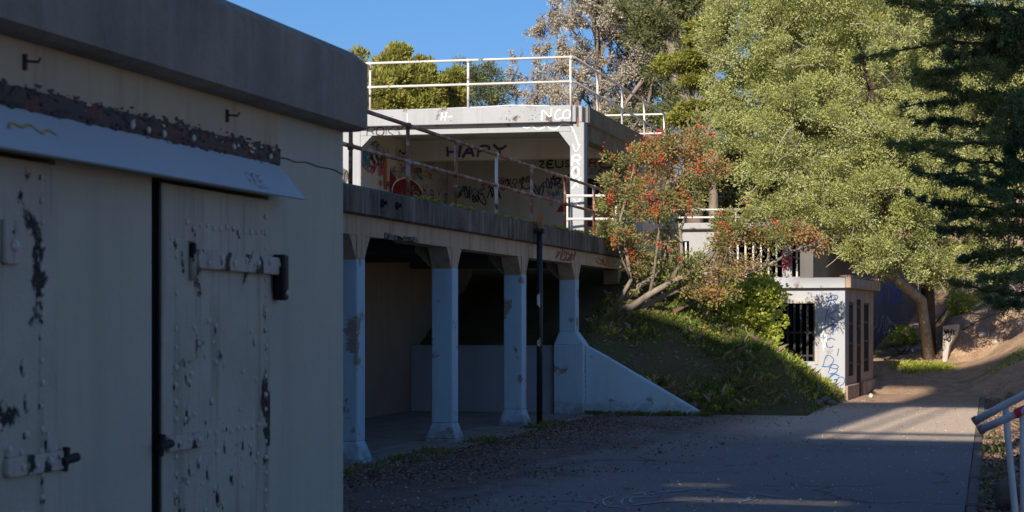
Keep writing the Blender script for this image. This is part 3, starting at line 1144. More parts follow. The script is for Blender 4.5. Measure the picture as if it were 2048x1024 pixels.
mb = MB()
mb.box(-12.55, -8.17, 42.2, 42.5, 5.18, 5.622)
mb.box(-12.55, -8.17, 45.7, 46.0, 3.0, 5.622)
bw = mb.build('back_wall', M['pavin'], pav)
MB().box(-15.5, -7.9, 46.0, 50.9, 3.0, 5.60).build('rear_block', M['pavin'], pav)
# roof slab with a broken front corner
mb = MB()
plan = [(-16.0, 38.84), (-8.12, 38.84), (-8.1, 38.93), (-8.04, 38.9), (-8.0, 39.02), (-7.93, 38.99), (-7.9, 39.12), (-7.84, 39.2), (-7.83, 51.1), (-16.0, 51.1)]
mb.prism(plan, 2, 5.624, 5.955)
rs = mb.build('roof_slab', M['white'], pav, 0.008)
mb = MB()
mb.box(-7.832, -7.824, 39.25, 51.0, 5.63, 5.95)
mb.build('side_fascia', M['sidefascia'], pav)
MB().prism([(-8.1, 38.94), (-8.03, 38.92), (-7.99, 39.03), (-7.92, 39.0), (-7.88, 39.15), (-8.08, 39.15)], 2, 5.65, 5.92).build('broken_corner', M['rock'], pav)
MB().box(-8.03, -8.0, 38.97, 39.0, 5.55, 5.72).build('rebar', M['rustpipe'], pav)
mb = MB()
for k in range(26):
    x = random.uniform(-9.9, -8.75) if k < 20 else random.uniform(-12.3, -8.3)
    z = 5.72 + random.uniform(-.06, .16)
    r = random.uniform(.004, .014)
    mb.prism([(x - r, z), (x, z - r * .7), (x + r * 1.4, z - r * .2), (x + r * .8, z + r), (x - r * .5, z + r * .8)], 1, 38.834, 38.842)
mb.build('spalls', M['rock'], pav)
MB().tube([(-11.6, 39.1, 5.965), (-10.6, 39.1, 5.975), (-9.9, 39.08, 5.985), (-9.4, 39.1, 6.005), (-8.6, 39.0, 5.965)], 0.016, 6).build('cable', M['barwhite'], pav)
# writing
write(rs, 'N', (-8.72, 38.84, 5.66), 'A', 0.25, 'white', 0.035, 0.75)
write(rs, 'CO', (-8.45, 38.84, 5.68), 'A', 0.19, 'white', 0.03, 0.7)
write(rs, 'H-', (-10.80, 38.84, 5.70), 'A', 0.17, 'white', 0.025, 0.6)
write(rs, 'I', (-11.55, 38.84, 5.7), 'A', 0.16, 'white', 0.02, 0.4)
write(fb, 'ROKY', (-12.42, 39.0, 5.45), 'A', 0.17, 'black', 0.02, 0.9)
squiggle(fb, [(0, .1), (.12, .06), (.2, .13), (.3, .02), (.42, .06), (.5, .12), (.58, .04), (.7, .02), (.78, .12), (.9, .15), (1.0, .1), (1.08, -.05), (1.13, -.22), (1.16, -.3)],
         (-9.15, 39.0, 5.46), 'A', 'white', 0.025)
write(cc, 'VROX', (-8.13, 39.0, 4.98), 'A', 0.2, 'white', 0.03, 0.75, vertical=True)
write(cc, 'X', (-8.12, 39.0, 3.92), 'A', 0.17, 'white', 0.03, 0.9)
squiggle(MB_left, [(0, 0), (.08, .5), (.16, .1), (.12, -.3), (.26, -.35)], (-12.95, 39.0, 4.35), 'A', 'black', 0.03)
tagmark(MB_left, (-13.1, 39.0, 3.7), 'A', 0.45, 0.5, 'pink', 4, 0.03)
tagmark(MB_left, (-13.1, 39.0, 3.6), 'A', 0.3, 0.5, 'yellow', 4, 0.05, off=.012)
tagmark(MB_left, (-12.95, 39.0, 3.9), 'A', 0.25, 0.7, 'black', 4, 0.03, off=.018)
LW = -12.556
tagmark(pav, (LW, 39.3, 4.85), 'R', 1.5, 0.4, 'black', 3, 0.05)
write(pav, 'RASE', (LW, 39.15, 4.95), 'R', 0.22, 'black', 0.045, 1.4)
tagmark(pav, (LW, 39.2, 4.7), 'R', 1.4, 0.3, 'pink', 3, 0.05, off=.013)
tagmark(pav, (LW, 39.1, 4.8), 'R', 0.4, 0.4, 'teal', 3, 0.05, off=.02)
blob_paint(pav, [(0, -.1), (.2, -.1), (.2, .5), (.1, .7), (-.1, .7)], (LW, 40.6, 4.55), 'R', 'orange', .008)
write(pav, 'UMA', (LW, 40.9, 5.15), 'R', 0.25, 'black', 0.04, 2.4)
write(pav, 'KOE', (LW, 41.6, 5.0), 'R', 0.25, 'pink', 0.04, 1.6, off=.012)
write(pav, 'L', (LW, 43.1, 4.9), 'R', 0.3, 'teal', 0.05, 1.6)
circ = [(math.cos(a) * 1.2, math.sin(a) * .38) for a in np.linspace(0, 2 * math.pi, 22)[:-1]]
blob_paint(pav, circ, (LW, 42.4, 4.42), 'R', 'crimson', .006)
squiggle(pav, [(c[0] * 1.04, c[1] * 1.04) for c in circ[:12]], (LW, 42.4, 4.42), 'R', 'white', 0.045, .010)
write(pav, 'USC', (LW, 41.9, 4.35), 'R', 0.2, 'grey', 0.035, 3.0, off=.012)
blob_paint(pav, [(0, -.3), (.55, -.3), (.52, .1), (.3, .3), (.05, .3)], (LW, 41.0, 4.6), 'R', 'crimson', .009)
tagmark(pav, (LW, 41.2, 4.75), 'R', 1.9, 0.25, 'grey', 4, 0.035, off=.014)
for k in range(4):
    write(pav, random.choice(['VAK', 'SEN', 'WAKE', 'BOL']), (LW, 43.6 + .6 * k, 4.55 - .1 * (k % 2)), 'R', .22, 'black', 0.03, 1.3, vertical=True)
ib = (-12.3, 42.2, 5.25)
write(pav, 'HAPY', (-11.6, 42.2, 5.24), 'A', 0.24, 'violet', 0.06, 1.1)
write(pav, 'ZEUS', (-10.35, 45.7, 5.24), 'A', 0.17, 'black', 0.04, 0.95)
write(pav, 'FRED', (-9.35, 45.7, 5.22), 'A', 0.22, 'red', 0.04, 0.8)
write(pav, "9'3", (-10.0, 45.7, 4.86), 'A', 0.22, 'black', 0.04, 0.9)
write(pav, 'R', (-9.35, 45.7, 4.92), 'A', 0.2, 'grey', 0.04, 1.1)
for k in range(7):
    tagmark(pav, (-12.3 + k * .36, 45.7, 4.35 + random.uniform(0, .35)), 'A', .34, .36, random.choice(['black', 'black', 'crimson', 'violet', 'grey']), 2, 0.03)
WORDS = ('KAZ', 'MOB', 'SIK', 'TEN', 'LOX', 'ARE', 'BYZ', 'NUK', 'DEW', 'RIF')
for k in range(13):
    write(pav, WORDS[k % 10], (-12.4 + k * .33, 45.7, random.uniform(4.5, 5.15)), 'A', random.uniform(.1, .17), random.choice(['black', 'grey', 'violet', 'crimson', 'teal', 'blue']), .02, .8, slant=.2, rise=random.uniform(-.2, .2), off=.016)
for k in range(12):
    write(pav, WORDS[(k * 3) % 10], (LW, 39.25 + k * .5, random.uniform(4.5, 5.35)), 'R', random.uniform(.1, .17), random.choice(['black', 'black', 'grey', 'violet', 'crimson', 'blue', 'pink']), .022, 1.9, rise=random.uniform(-.1, .1), off=.018)
arc = [(math.cos(a) * .42, math.sin(a) * .5) for a in np.linspace(0, math.pi, 9)]
for dx in (0, .85):
    squiggle(pav, arc, (-9.6 + dx, 45.7, 4.35), 'A', 'grey', 0.07)
blob_paint(pav, [(0, 0), (1.5, 0), (1.5, .28), (.9, .34), (.4, .3), (.1, .16)], (-9.9, 45.7, 4.2), 'A', 'red', .006)
blob_paint(pav, [(0, 0), (1.2, 0), (1.2, .2), (.1, .24)], (-9.6, 45.7, 3.85), 'A', 'red', .006)
blob_paint(pav, [(0, 0), (.9, 0), (.95, .5), (.5, .62), (.1, .5)], (-9.6, 45.7, 4.36), 'A', 'black', .010)

railing('pipe_railing', 'white pipe railing round the flat roof of the pavilion', [(-14.8, 39.05), (-12.37, 39.05), (-8.19, 39.05), (-8.1, 39.15), (-8.1, 50.45), (-8.2, 50.5), (-14.8, 50.5)],
        [(-14.4, 39.05), (-12.37, 39.05), (-10.29, 39.05), (-8.17, 39.07), (-8.1, 41.5), (-8.1, 44.4), (-8.1, 47.4), (-8.1, 50.4), (-11.2, 50.5)], (0.98, 0.49), M['whiterail'], 5.955, base=(-8.1, 39.1))

# ------------------------------------------------------------------ barred building behind the berry bush
bb = thing('barred_building', 'white low building with a row of white window bars behind the berry bush', 'building', (-6.5, 49.0, 2.5))
mb = MB()
mb.box(-9.9, -3.9, 49.0, 49.3, 2.0, 2.72)
mb.box(-9.9, -3.9, 49.0, 49.3, 3.62, 3.9)
mb.box(-9.9, -8.6, 49.0, 49.3, 2.72, 3.62)
mb.box(-7.25, -6.55, 49.0, 49.3, 2.72, 3.62)
mb.box(-4.95, -4.72, 49.0, 49.3, 2.72, 3.62)
wb = mb.build('wall', M['white'], bb)
MB().box(-9.9, -3.9, 51, 51.2, 2.0, 3.89).build('interior_shade_wall', M['dark'], bb)  # near-black: the shade of the interior is put into its colour
MB().box(-10.1, -3.8, 48.85, 53, 3.902, 4.06).build('roof_slab', M['white'], bb, 0.02)
for a, b_ in ((-8.6, -7.25), (-6.55, -4.95), (-4.72, -3.95)):
    for x in np.arange(a + .12, b_ - .03, 0.19):
        MB().box(x - .022, x + .022, 49.05, 49.09, 2.72, 3.62).build('window_bar', M['barwhite'], bb)
    MB().tube([(a, 49.04, 3.22), (b_, 49.04, 2.98)], 0.02, 6).build('brace', M['rustrail'], bb)
for k in range(5):
    tagmark(wb, (-9.6 + .55 * k, 49.0, 2.3 + .25 * (k % 3)), 'A', .5, .5, random.choice(['pink', 'violet', 'blue', 'black']), 4, .06)
tagmark(wb, (-4.94, 49.0, 2.85), 'A', .2, .5, 'pink', 3, .05)
blob_paint(wb, [(0, 0), (.35, 0), (.35, 1.1), (0, 1.1)], (-9.55, 49.0, 2.6), 'A', 'blue', .004)

railing('pipe_railing', 'white pipe railing on the roof of the barred building behind the bush', [(-9.6, 49.0), (-4.2, 49.0)], [(-9.6, 49.0), (-7.9, 49.0), (-6.1, 49.0), (-4.2, 49.0)], (0.33, 0.14), M['whiterail'], 4.06)

# ------------------------------------------------------------------ blockhouse
BR = R(17.0)
bk = thing('blockhouse', 'small pale blockhouse with barred window and blue graffiti at the end of the road', 'building', Vector((6.94, 41.5, 0)), False, -BR)
mb = MB()                    # local: x right, y away; front right corner at 0,0
mb.box(-0.62, 0, 0, .22, -.1, 2.33)
mb.box(-3.2, -1.55, 0, .22, -.1, 2.33)
mb.box(-1.55, -0.62, 0, .22, -.1, 0.80)
mb.box(-1.55, -0.62, 0, .22, 2.02, 2.33)
mb.box(-3.2, -3.0, .22, 5.0, -.1, 2.33)
bf = mb.build('front_wall', M['block'], bk)
mb = MB()
for (y0, y1, z0, z1) in ((.222, .62, 0, 2.33), (.62, 1.42, 0, .48), (.62, 1.42, 2.05, 2.33), (1.42, 1.95, 0, 2.33), (1.95, 2.75, 2.12, 2.33), (2.75, 3.2, 0, 2.33), (3.2, 4.2, 0, .5), (3.2, 4.2, 2.05, 2.33), (4.2, 5.0, 0, 2.33)):
    mb.box(-.22, -.002, y0, y1, z0 - .1 if z0 == 0 else z0, z1)
mb.build('side_wall', M['blockside'], bk)
MB().box(.0, .06, -.02, 1.9, -.1, .30).box(.0, .06, 2.8, 5.02, -.1, .30).build('plinth', M['blockside'], bk, 0.02)
mb = MB()
mb.box(-3.4, 0.02, -.12, .05, 2.335, 2.55)
mb.build('front_fascia', M['block'], bk, 0.01)
mb = MB()
mb.box(-3.4, 0.14, .052, 5.2, 2.335, 2.56)
mb.box(0.022, 0.14, -.14, .05, 2.335, 2.56)
mb.build('roof_slab', M['blockside'], bk, 0.015)
mb = MB()
for k in range(24):
    y = -.1 + k * .22
    mb.box(-.12 + random.uniform(-.03, .03), .15 + random.uniform(-.02, .02), y, y + random.uniform(.12, .22), 2.562, 2.59 + random.uniform(0, .025))
mb.build('roof_crust', M['cap'], bk)
for k in range(7):
    x = -1.50 + k * .138
    MB().box(x, x + .045, .03, .07, 0.8, 2.02).build('window_bar', M['bars'], bk)
MB().box(-.625, -.56, -.03, .02, .74, 2.08).box(-1.62, -.625, -.03, .02, 2.02, 2.10).build('window_frame', M['paleconc'], bk)
MB().box(-1.55, -.62, .02, .08, 1.38, 1.43).box(-1.55, -.62, .02, .08, .9, .94).build('cross_bar', M['bars'], bk)
MB().box(-2.9, -.25, 3.2, 3.3, -.1, 2.3).build('interior_shade_panel', M['dark'], bk)  # near-black panel painting the shade behind the front window
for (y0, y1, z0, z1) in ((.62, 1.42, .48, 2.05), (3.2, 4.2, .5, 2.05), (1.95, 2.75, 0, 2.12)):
    MB().box(-.21, -.045, y0 + .001, y1 - .001, z0 + .001, z1 - .001).build('opening_shade', M['dark'], bk)  # near-black box stands in for the shade inside the opening
    ny = 4
    for k in range(ny):
        y = y0 + (k + .5) * (y1 - y0) / ny
        MB().box(-.03, -.006, y - .028, y + .028, z0, z1).build('door_bar' if z0 == 0 else 'window_bar', M['bars'], bk)
    for z in np.arange(z0 + .25, z1, .42):
        MB().box(-.026, -.004, y0 + .001, y1 - .001, z, z + .05).build('cross_bar', M['bars'], bk)
MB().box(-.01, .02, 2.02, 2.12, 1.45, 1.62).build('lock', M['black_iron'], bk)
fr0 = (Vector((1, 0, 0)), Vector((0, 0, 1)), Vector((0, -1, 0)))
for (txt, x, z, h) in (('R', -.36, 1.95, .24), ('K', -.40, 1.66, .22), ('T', -.36, 1.36, .22), ('C', -.42, 1.08, .22), ('I', -.22, .92, .16), ('D', -.46, .70, .24), ('B', -.33, .56, .2), ('G', -.36, .32, .22), ('O', -.2, .28, .2)):
    write(bf, txt, (x, 0, z), 'A', h, 'blue', .02, .85, slant=.2, frame=fr0)
tagmark(bf, (-.5, 0, 1.05), 'A', .12, .5, 'white', 3, .015, frame=fr0, off=.01)

# slate-blue wall behind the blockhouse
sw = thing('retaining_wall', 'slate blue retaining wall in shade behind the blockhouse', 'wall', (-3.3, 47.0, 0))
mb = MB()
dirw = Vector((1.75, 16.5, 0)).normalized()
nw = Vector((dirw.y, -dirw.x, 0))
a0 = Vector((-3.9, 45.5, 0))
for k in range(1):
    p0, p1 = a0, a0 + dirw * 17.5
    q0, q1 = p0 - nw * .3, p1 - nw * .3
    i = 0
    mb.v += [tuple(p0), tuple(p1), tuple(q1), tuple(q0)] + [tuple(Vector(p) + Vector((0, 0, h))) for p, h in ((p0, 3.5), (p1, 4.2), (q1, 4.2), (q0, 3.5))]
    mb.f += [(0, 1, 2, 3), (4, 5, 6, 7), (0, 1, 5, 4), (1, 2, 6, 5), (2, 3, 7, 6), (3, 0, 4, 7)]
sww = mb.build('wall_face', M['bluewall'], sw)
frw = (dirw, Vector((0, 0, 1)), nw)
tagmark(sww, a0 + dirw * 9 + Vector((0, 0, 2.0)), 'R', 4.0, .7, 'blue', 5, .1, frame=frw)
tagmark(sww, a0 + dirw * 8 + Vector((0, 0, 1.3)), 'R', 4.0, .5, 'grey', 4, .07, frame=frw)

# broken concrete wing in the earth bank
ws = thing('concrete_stub', 'pale broken concrete wedge with black graffiti set in the dirt bank', 'wall', P(1887, 742, 50), False)
mb = MB()
pts = [(1885, 744), (1886, 652), (1917, 648), (1912, 668), (1899, 690), (1891, 744)]
fpts = [P(a, b_, 50) for a, b_ in pts]
n = len(pts)
mb.v += [tuple(p) for p in fpts] + [tuple(p + Vector((.15, .5, -.05))) for p in fpts]
mb.f += [tuple(range(n)), tuple(range(2 * n - 1, n - 1, -1))] + [(k, n + k, n + (k + 1) % n, (k + 1) % n) for k in range(n)]
wsb = mb.build('stub_body', M['paleconc'], ws)
fr1 = (Vector((1, 0, 0)), Vector((0, 0, 1)), Vector((0, -1, 0)))
write(wsb, 'WHY', P(1888, 668, 50), 'A', .13, 'black', .03, .6, rise=-.15, frame=fr1)
write(wsb, 'NO', P(1889, 683, 50), 'A', .1, 'black', .025, .6, frame=fr1)

# ------------------------------------------------------------------ unseen tower behind the viewpoint: guessed from the road shadow, shaped to cast it
TW = thing('shadow_tower', 'unseen tall pavilion behind the viewpoint, guessed from its shadow and shaped to cast it', 'building', Vector((0, 0, 0)), False, -SUN_AZ)
tan = math.tan(SUN_EL)
P0 = -10.0
hh = lambda C: C - P0 * tan
mb = MB()
zc = 0.0
for (c0, c1, q0, q1) in ((9.28, 9.50, -4.5, -2.9), (10.1, 10.3, -4.93, -4.35), (12.95, 13.6, -2.3, 5.0)):
    mb.box(-4.95, 9, P0 - .3, P0, zc, hh(c0))
    mb.box(-4.95, q0, P0 - .3, P0, hh(c0), hh(c1))
    mb.box(q1, 9, P0 - .3, P0, hh(c0), hh(c1))
    zc = hh(c1)
mb.box(-4.95, 9, P0 - .3, P0, zc, hh(14.37))
mb.build('slotted_shade_wall', M['white'], TW)  # thin screen, its slits shaped to let sun patches through
MB().box(-4.95, 9, P0 - .12, P0, hh(15.0), hh(15.22)).build('rail', M['whiterail'], TW)
mb = MB()
mb.box(-5.4, 9, P0 - .4, P0, hh(19.9), hh(25.7))
mb.box(-7.7, -5.402, P0 - .4, P0, hh(23.9), hh(25.7))
mb.build('roof_slab', M['white'], TW)
for q in (-4.62, -4.12, 0.5, 4.0, 8.6):
    MB().box(q - .06, q + .06, P0 - .12, P0 - .01, hh(14.37), hh(19.9)).build('post', M['white'], TW)
MB().box(-10.25, -4.952, P0 - 1, P0, 0, hh(20.7)).build('shade_block', M['white'], TW)  # unseen solid block added to shade the bank
MB().box(-17, -10.252, P0 - 1, P0, 0, hh(17.0)).build('side_shade_block', M['white'], TW)  # lower unseen block, height set by where the shade must end

exec('')
# ------------------------------------------------------------------ vegetation materials
L = {}
L['big'] = leafmat('grey_green_leaf', (0.30, 0.345, 0.11), (0.68, 0.68, 0.30), (0.42, 0.44, 0.14), 0.35)
L['yellow'] = leafmat('yellow_green_leaf', (0.20, 0.215, 0.045), (0.38, 0.36, 0.09), None, 0.3)
L['pine'] = leafmat('pine_needle', (0.15, 0.175, 0.07), (0.28, 0.28, 0.12), (0.11, 0.14, 0.06), 0.2)
L['cyp_far'] = leafmat('golden_cypress_spray', (0.19, 0.22, 0.04), (0.38, 0.36, 0.08), None, 0.25)
L['cyp'] = leafmat('dark_cypress_spray', (0.08, 0.15, 0.075), (0.20, 0.29, 0.12), (0.36, 0.36, 0.10), 0.35)
L['berryleaf'] = leafmat('berry_bush_leaf', (0.19, 0.22, 0.065), (0.42, 0.40, 0.15), (0.50, 0.30, 0.13), 0.4)
L['bush'] = leafmat('fresh_leaf', (0.32, 0.39, 0.05), (0.62, 0.63, 0.14), None, 0.5, 0.4)
L['grass'] = leafmat('grass_blade', (0.10, 0.165, 0.03), (0.27, 0.30, 0.075), (0.30, 0.26, 0.11), 0.4)
L['lichen'] = leafmat('lichen_tuft', (0.30, 0.265, 0.20), (0.50, 0.45, 0.35), None, 0.15)
L['moss'] = leafmat('moss', (0.22, 0.25, 0.04), (0.42, 0.40, 0.08), None, 0.2)
L['litter'] = leafmat('dry_leaf', (0.10, 0.062, 0.042), (0.36, 0.25, 0.175), None, 0.0)
L['grit'] = leafmat('road_grit', (0.16, 0.14, 0.12), (0.62, 0.57, 0.5), None, 0)
L['darkening_leaf'] = leafmat('bank_darkening_leaf', (0.07, 0.06, 0.035), (0.16, 0.125, 0.08), None, 0.1)  # dark leaf colour for the undergrowth that darkens the bank
M['berry'] = plain('red_berry', (0.70, 0.09, 0.05), 0.4, 0, 0.35, 30)
M['bark'] = barkmat('grey_bark', (0.30, 0.25, 0.20), (0.15, 0.12, 0.095))
M['barkdark'] = barkmat('dark_bark', (0.13, 0.10, 0.075), (0.06, 0.045, 0.035))
M['barkpale'] = barkmat('pale_bark', (0.42, 0.38, 0.33), (0.25, 0.22, 0.18))


def px_blobs(lst, depth=1.0):
    out = []
    for (u, v, ru, rv, Y) in lst:
        k = Y / F
        out.append((tuple(P(u, v, Y)), (ru * k, max(ru, rv) * k * depth, rv * k)))
    return out


def tree(name, label, cat, base, blobs, leaf, bark, n_clump, per, cr, Ll, Lw, trunk_r=0.2, crown='crown', limbs=True, group=None, trunk_pts=None, twigs=0, **kw):
    base = Vector(base)
    o = thing(name, label, cat, base, False, group=group)
    V, C = crown_leaves(blobs, n_clump, per, cr, Ll, Lw, **kw)
    np_mesh(crown, V, 4, L[leaf], o, base)
    mb = MB()
    tops = [Vector(b[0]) for b in blobs]
    cen = sum(tops, Vector((0, 0, 0))) / len(tops)
    tp = [Vector(p) for p in trunk_pts] if trunk_pts else wob(base, base.lerp(cen, 0.6), 4, trunk_r * 0.5)
    tube_np(mb, tp, trunk_r, trunk_r * 0.55, 8)
    for b in blobs:
        if limbs:
            st = tp[-1].lerp(tp[-2], random.random())
            pts = wob(st, Vector(b[0]), 4, 0.12)
            tube_np(mb, pts, trunk_r * 0.45, trunk_r * 0.12, 5)
    # twigs from the limbs into the clumps
    sel = rng.choice(len(C), min(len(C), 260), replace=False)
    T = np.array([t_[:] for t_ in tops])
    for ci in sel:
        c = Vector(C[ci])
        j = int(np.argmin(((T - C[ci]) ** 2).sum(axis=1)))
        pts = wob(tops[j], c, 2, 0.07)
        tube_np(mb, pts, trunk_r * 0.09, trunk_r * 0.03, 4)
    mb.build('trunk', bark, o, smooth=True)
    if twigs:
        mb = MB()
        for ci in rng.choice(len(C), twigs):
            c = Vector(C[ci])
            d = Vector(rdir(1)[0])
            d.y = -abs(d.y) * .6
            e = c + d * random.uniform(.35, .9)
            tube_np(mb, wob(c - d * .3, e, 3, .05), .014, .004, 4)
        tag(mb.build('twigs', M['barkpale'], o), kind='stuff')
    return o


# big pale green tree over the path
Yb = 47.5
big = px_blobs([(1555, 80, 150, 130, Yb), (1480, 200, 75, 90, Yb), (1600, 270, 160, 120, Yb - .4), (1540, 375, 85, 60, Yb - .6), (1650, 410, 100, 65, Yb - .6),
                (1740, 180, 170, 160, Yb - .3), (1770, 400, 140, 95, Yb - .5), (1745, 500, 55, 42, Yb - .8), (1880, 260, 160, 150, Yb), (1900, 430, 130, 85, Yb),
                (1960, 80, 170, 150, Yb + .5), (1690, -40, 230, 110, Yb), (1450, 60, 50, 60, Yb), (1860, 520, 95, 40, Yb + .3), (1985, 500, 60, 60, Yb - .3),
                (1430, 265, 45, 50, Yb - .2), (1690, 480, 40, 30, Yb - .7), (1910, 540, 90, 32, Yb), (1810, 540, 48, 24, Yb - .3)], 0.8)
tb = P(1858, 618, 51)
tree('broadleaf_tree', 'large pale grey-green tree filling the right half above the blockhouse', 'tree', (tb.x, tb.y, H1(tb.x, tb.y) - .1), big, 'big', M['barkdark'],
     1150, 300, 0.33, 0.062, 0.0155, 0.19, trunk_pts=[(tb.x, tb.y, H1(tb.x, tb.y) - .1), P(1855, 560, 50.6), P(1845, 480, 49.5), P(1815, 380, 48.5), P(1760, 260, 47.8)], shell=0.42, flat=.75, twigs=420)
# pale limb leaning out of that tree's foot
lt = thing('leaning_tree', 'pale leaning bare trunk rising left beside the dark tree trunk', 'tree', tuple(P(1845, 606, 50)), False)
mb = MB()
tube_np(mb, [Vector((tb.x - .02, tb.y - .25, H1(tb.x, tb.y - .25) - .2)), P(1842, 600, 50.4), P(1808, 572, 49.6), P(1770, 540, 49.3), P(1735, 514, 49), P(1690, 470, 48.8)], .16, .07, 8)
mb.build('trunk', M['barkpale'], lt, smooth=True)

# background trees
def gtop(u, Y):
    x = (u - 1024) / F * Y
    return (x, Y, H1(x, Y) - .1)


tree('broadleaf_tree', 'yellow-green rounded tree rising behind the pavilion roof', 'tree', gtop(820, 63),
     px_blobs([(795, 170, 60, 60, 63), (765, 200, 42, 50, 62), (845, 180, 42, 48, 63), (893, 190, 38, 42, 64), (798, 122, 22, 28, 63), (775, 130, 16, 20, 63), (840, 135, 14, 16, 63), (723, 112, 5, 9, 63), (855, 140, 10, 14, 63), (800, 230, 90, 50, 63), (905, 150, 18, 16, 64)], 0.9), 'yellow', M['barkdark'],
     330, 210, 0.30, 0.13, 0.035, .2, up=.5)
tree('pine_tree', 'thin scraggly grey-brown pine behind the middle of the roof railing', 'tree', gtop(965, 68),
     px_blobs([(950, 150, 28, 26, 68), (985, 150, 22, 30, 68), (960, 190, 45, 25, 68), (1000, 190, 16, 20, 68), (925, 135, 14, 14, 68)], 0.9), 'pine', M['bark'], 75, 90, 0.24, 0.15, 0.016, .13, up=.2)
tree('pine_tree', 'tall dark green pine at the top of the picture right of the bare trees', 'tree', gtop(1385, 62),
     px_blobs([(1330, 30, 65, 40, 62), (1290, 75, 40, 32, 62), (1400, 20, 60, 40, 62), (1370, 95, 50, 28, 62), (1310, 135, 30, 18, 62), (1265, 20, 45, 28, 62), (1340, 230, 60, 22, 62), (1290, 235, 40, 16, 62), (1240, 235, 25, 10, 62), (1345, -50, 110, 40, 62), (1330, 180, 30, 14, 62), (1390, 160, 30, 20, 62)], 0.9),
     'pine', M['bark'], 330, 130, 0.30, 0.17, 0.017, .3, up=.25, trunk_pts=[gtop(1395, 62), P(1380, 230, 62), P(1355, 160, 62), P(1340, 60, 62), P(1335, -40, 62)])
tree('cypress_tree', 'golden green cypress with flat sprays left of the big pale tree', 'tree', gtop(1440, 56),
     px_blobs([(1370, 115, 50, 10, 56), (1350, 135, 40, 8, 56), (1400, 78, 40, 12, 56), (1385, 165, 30, 9, 56), (1400, 135, 30, 14, 56), (1420, 50, 40, 16, 56), (1395, 215, 35, 14, 56), (1370, 235, 40, 8, 56), (1440, 200, 30, 40, 56), (1420, 100, 25, 20, 56)], 0.9), 'cyp_far', M['bark'],
     210, 190, 0.24, 0.10, 0.02, .2, up=.1, flat=.45)


tree('broadleaf_tree', 'dim tall tree standing behind the large pale tree at the picture top', 'tree', gtop(1640, 66),
     px_blobs([(1500, 60, 90, 90, 66), (1620, 60, 120, 120, 66), (1760, 60, 140, 130, 66), (1560, 210, 110, 90, 66), (1720, 260, 150, 110, 66), (1900, 120, 140, 150, 66), (1900, 320, 140, 110, 66), (2030, 220, 90, 200, 66)], .6), 'big', M['barkdark'], 620, 150, .6, .16, .045, .3)

# bare lichen-grey trees
def bare_tree(label, u, Y, top_v, spread, r0, seed, tufts, lean=0.0):
    random.seed(seed)
    base = Vector(gtop(u, Y))
    o = thing('bare_tree', label, 'tree', base, False, group='bare grey trees beyond the pavilion')
    mb = MB()
    tips = []
    top = P(u + lean, top_v, Y)
    k = 14
    main = wob(base, top, k, 0.08)
    tube_np(mb, main, r0, 0.025, 7)

    def branch(p, d, ln, r, depth):
        r = max(r, .012)
        pts = [p]
        n = 4
        for i in range(n):
            d = (d + Vector((random.gauss(0, .22), random.gauss(0, .22), random.gauss(0.05, .18)))).normalized()
            pts.append(pts[-1] + d * ln / n)
            tips.append(pts[-1])
        tube_np(mb, pts, r, r * .45, 4)
        if depth > 0:
            for i in range(random.randint(3, 5)):
                q = pts[random.randint(1, n)]
                dd = (d + Vector((random.gauss(0, .75), random.gauss(0, .75), random.gauss(.1, .6)))).normalized()
                branch(q, dd, ln * random.uniform(.45, .7), r * .55, depth - 1)

    for i in range(3, k):
        f = i / k
        for _ in range(random.randint(3, 6)):
            a = random.uniform(0, 2 * math.pi)
            d = Vector((math.cos(a), math.sin(a), random.uniform(.2, 1.1))).normalized()
            branch(main[i].lerp(main[i + 1], random.random()), d, spread * (1.35 - f) * random.uniform(.5, 1.2), r0 * .35 * (1.2 - f), 2)
    mb.build('trunk', M['bark'], o)
    tp = np.array([t_[:] for t_ in tips])
    if tufts:
        sel = rng.integers(0, len(tp), tufts)
        ci = np.repeat(sel, 8)
        oo = rdir(len(ci)) * 0.06
        V = leaf_quads(tp[ci] + oo, unit(oo + rdir(len(ci)) * .03), 0.085, 0.022)
        np_mesh('crown', V, 4, L['lichen'], o, base)
    return o


bare_tree('thin bare spire of a dead tree at the left end of the bare trees', 1085, 66, 40, .75, .11, 3, 700, -10)
bare_tree('slender bare dead tree directly behind the roof corner post', 1135, 66, 20, .9, .12, 5, 1000, -30)
bare_tree('broad bare grey tree with a dense lichen crown reaching the picture top', 1205, 63, -120, 2.0, .24, 11, 5200, -15)
bare_tree('forked bare grey tree right of the roof railing, leaning right', 1270, 65, -80, 1.9, .24, 21, 4600, 20)
bare_tree('short bare tree low behind the front roof railing', 1050, 69, 110, .6, .07, 31, 300, -20)
random.seed(99)

# golden/dark hedge mass on the hill crest so that no bare horizon shows
tree('broadleaf_tree', 'dim green tree low behind the slate blue wall', 'tree', gtop(1700, 70), px_blobs([(1500, 420, 170, 130, 70), (1700, 440, 150, 120, 70), (1900, 460, 160, 110, 72), (2060, 480, 120, 100, 72)], .5), 'pine', M['barkdark'], 420, 170, .5, .2, .06, .25)

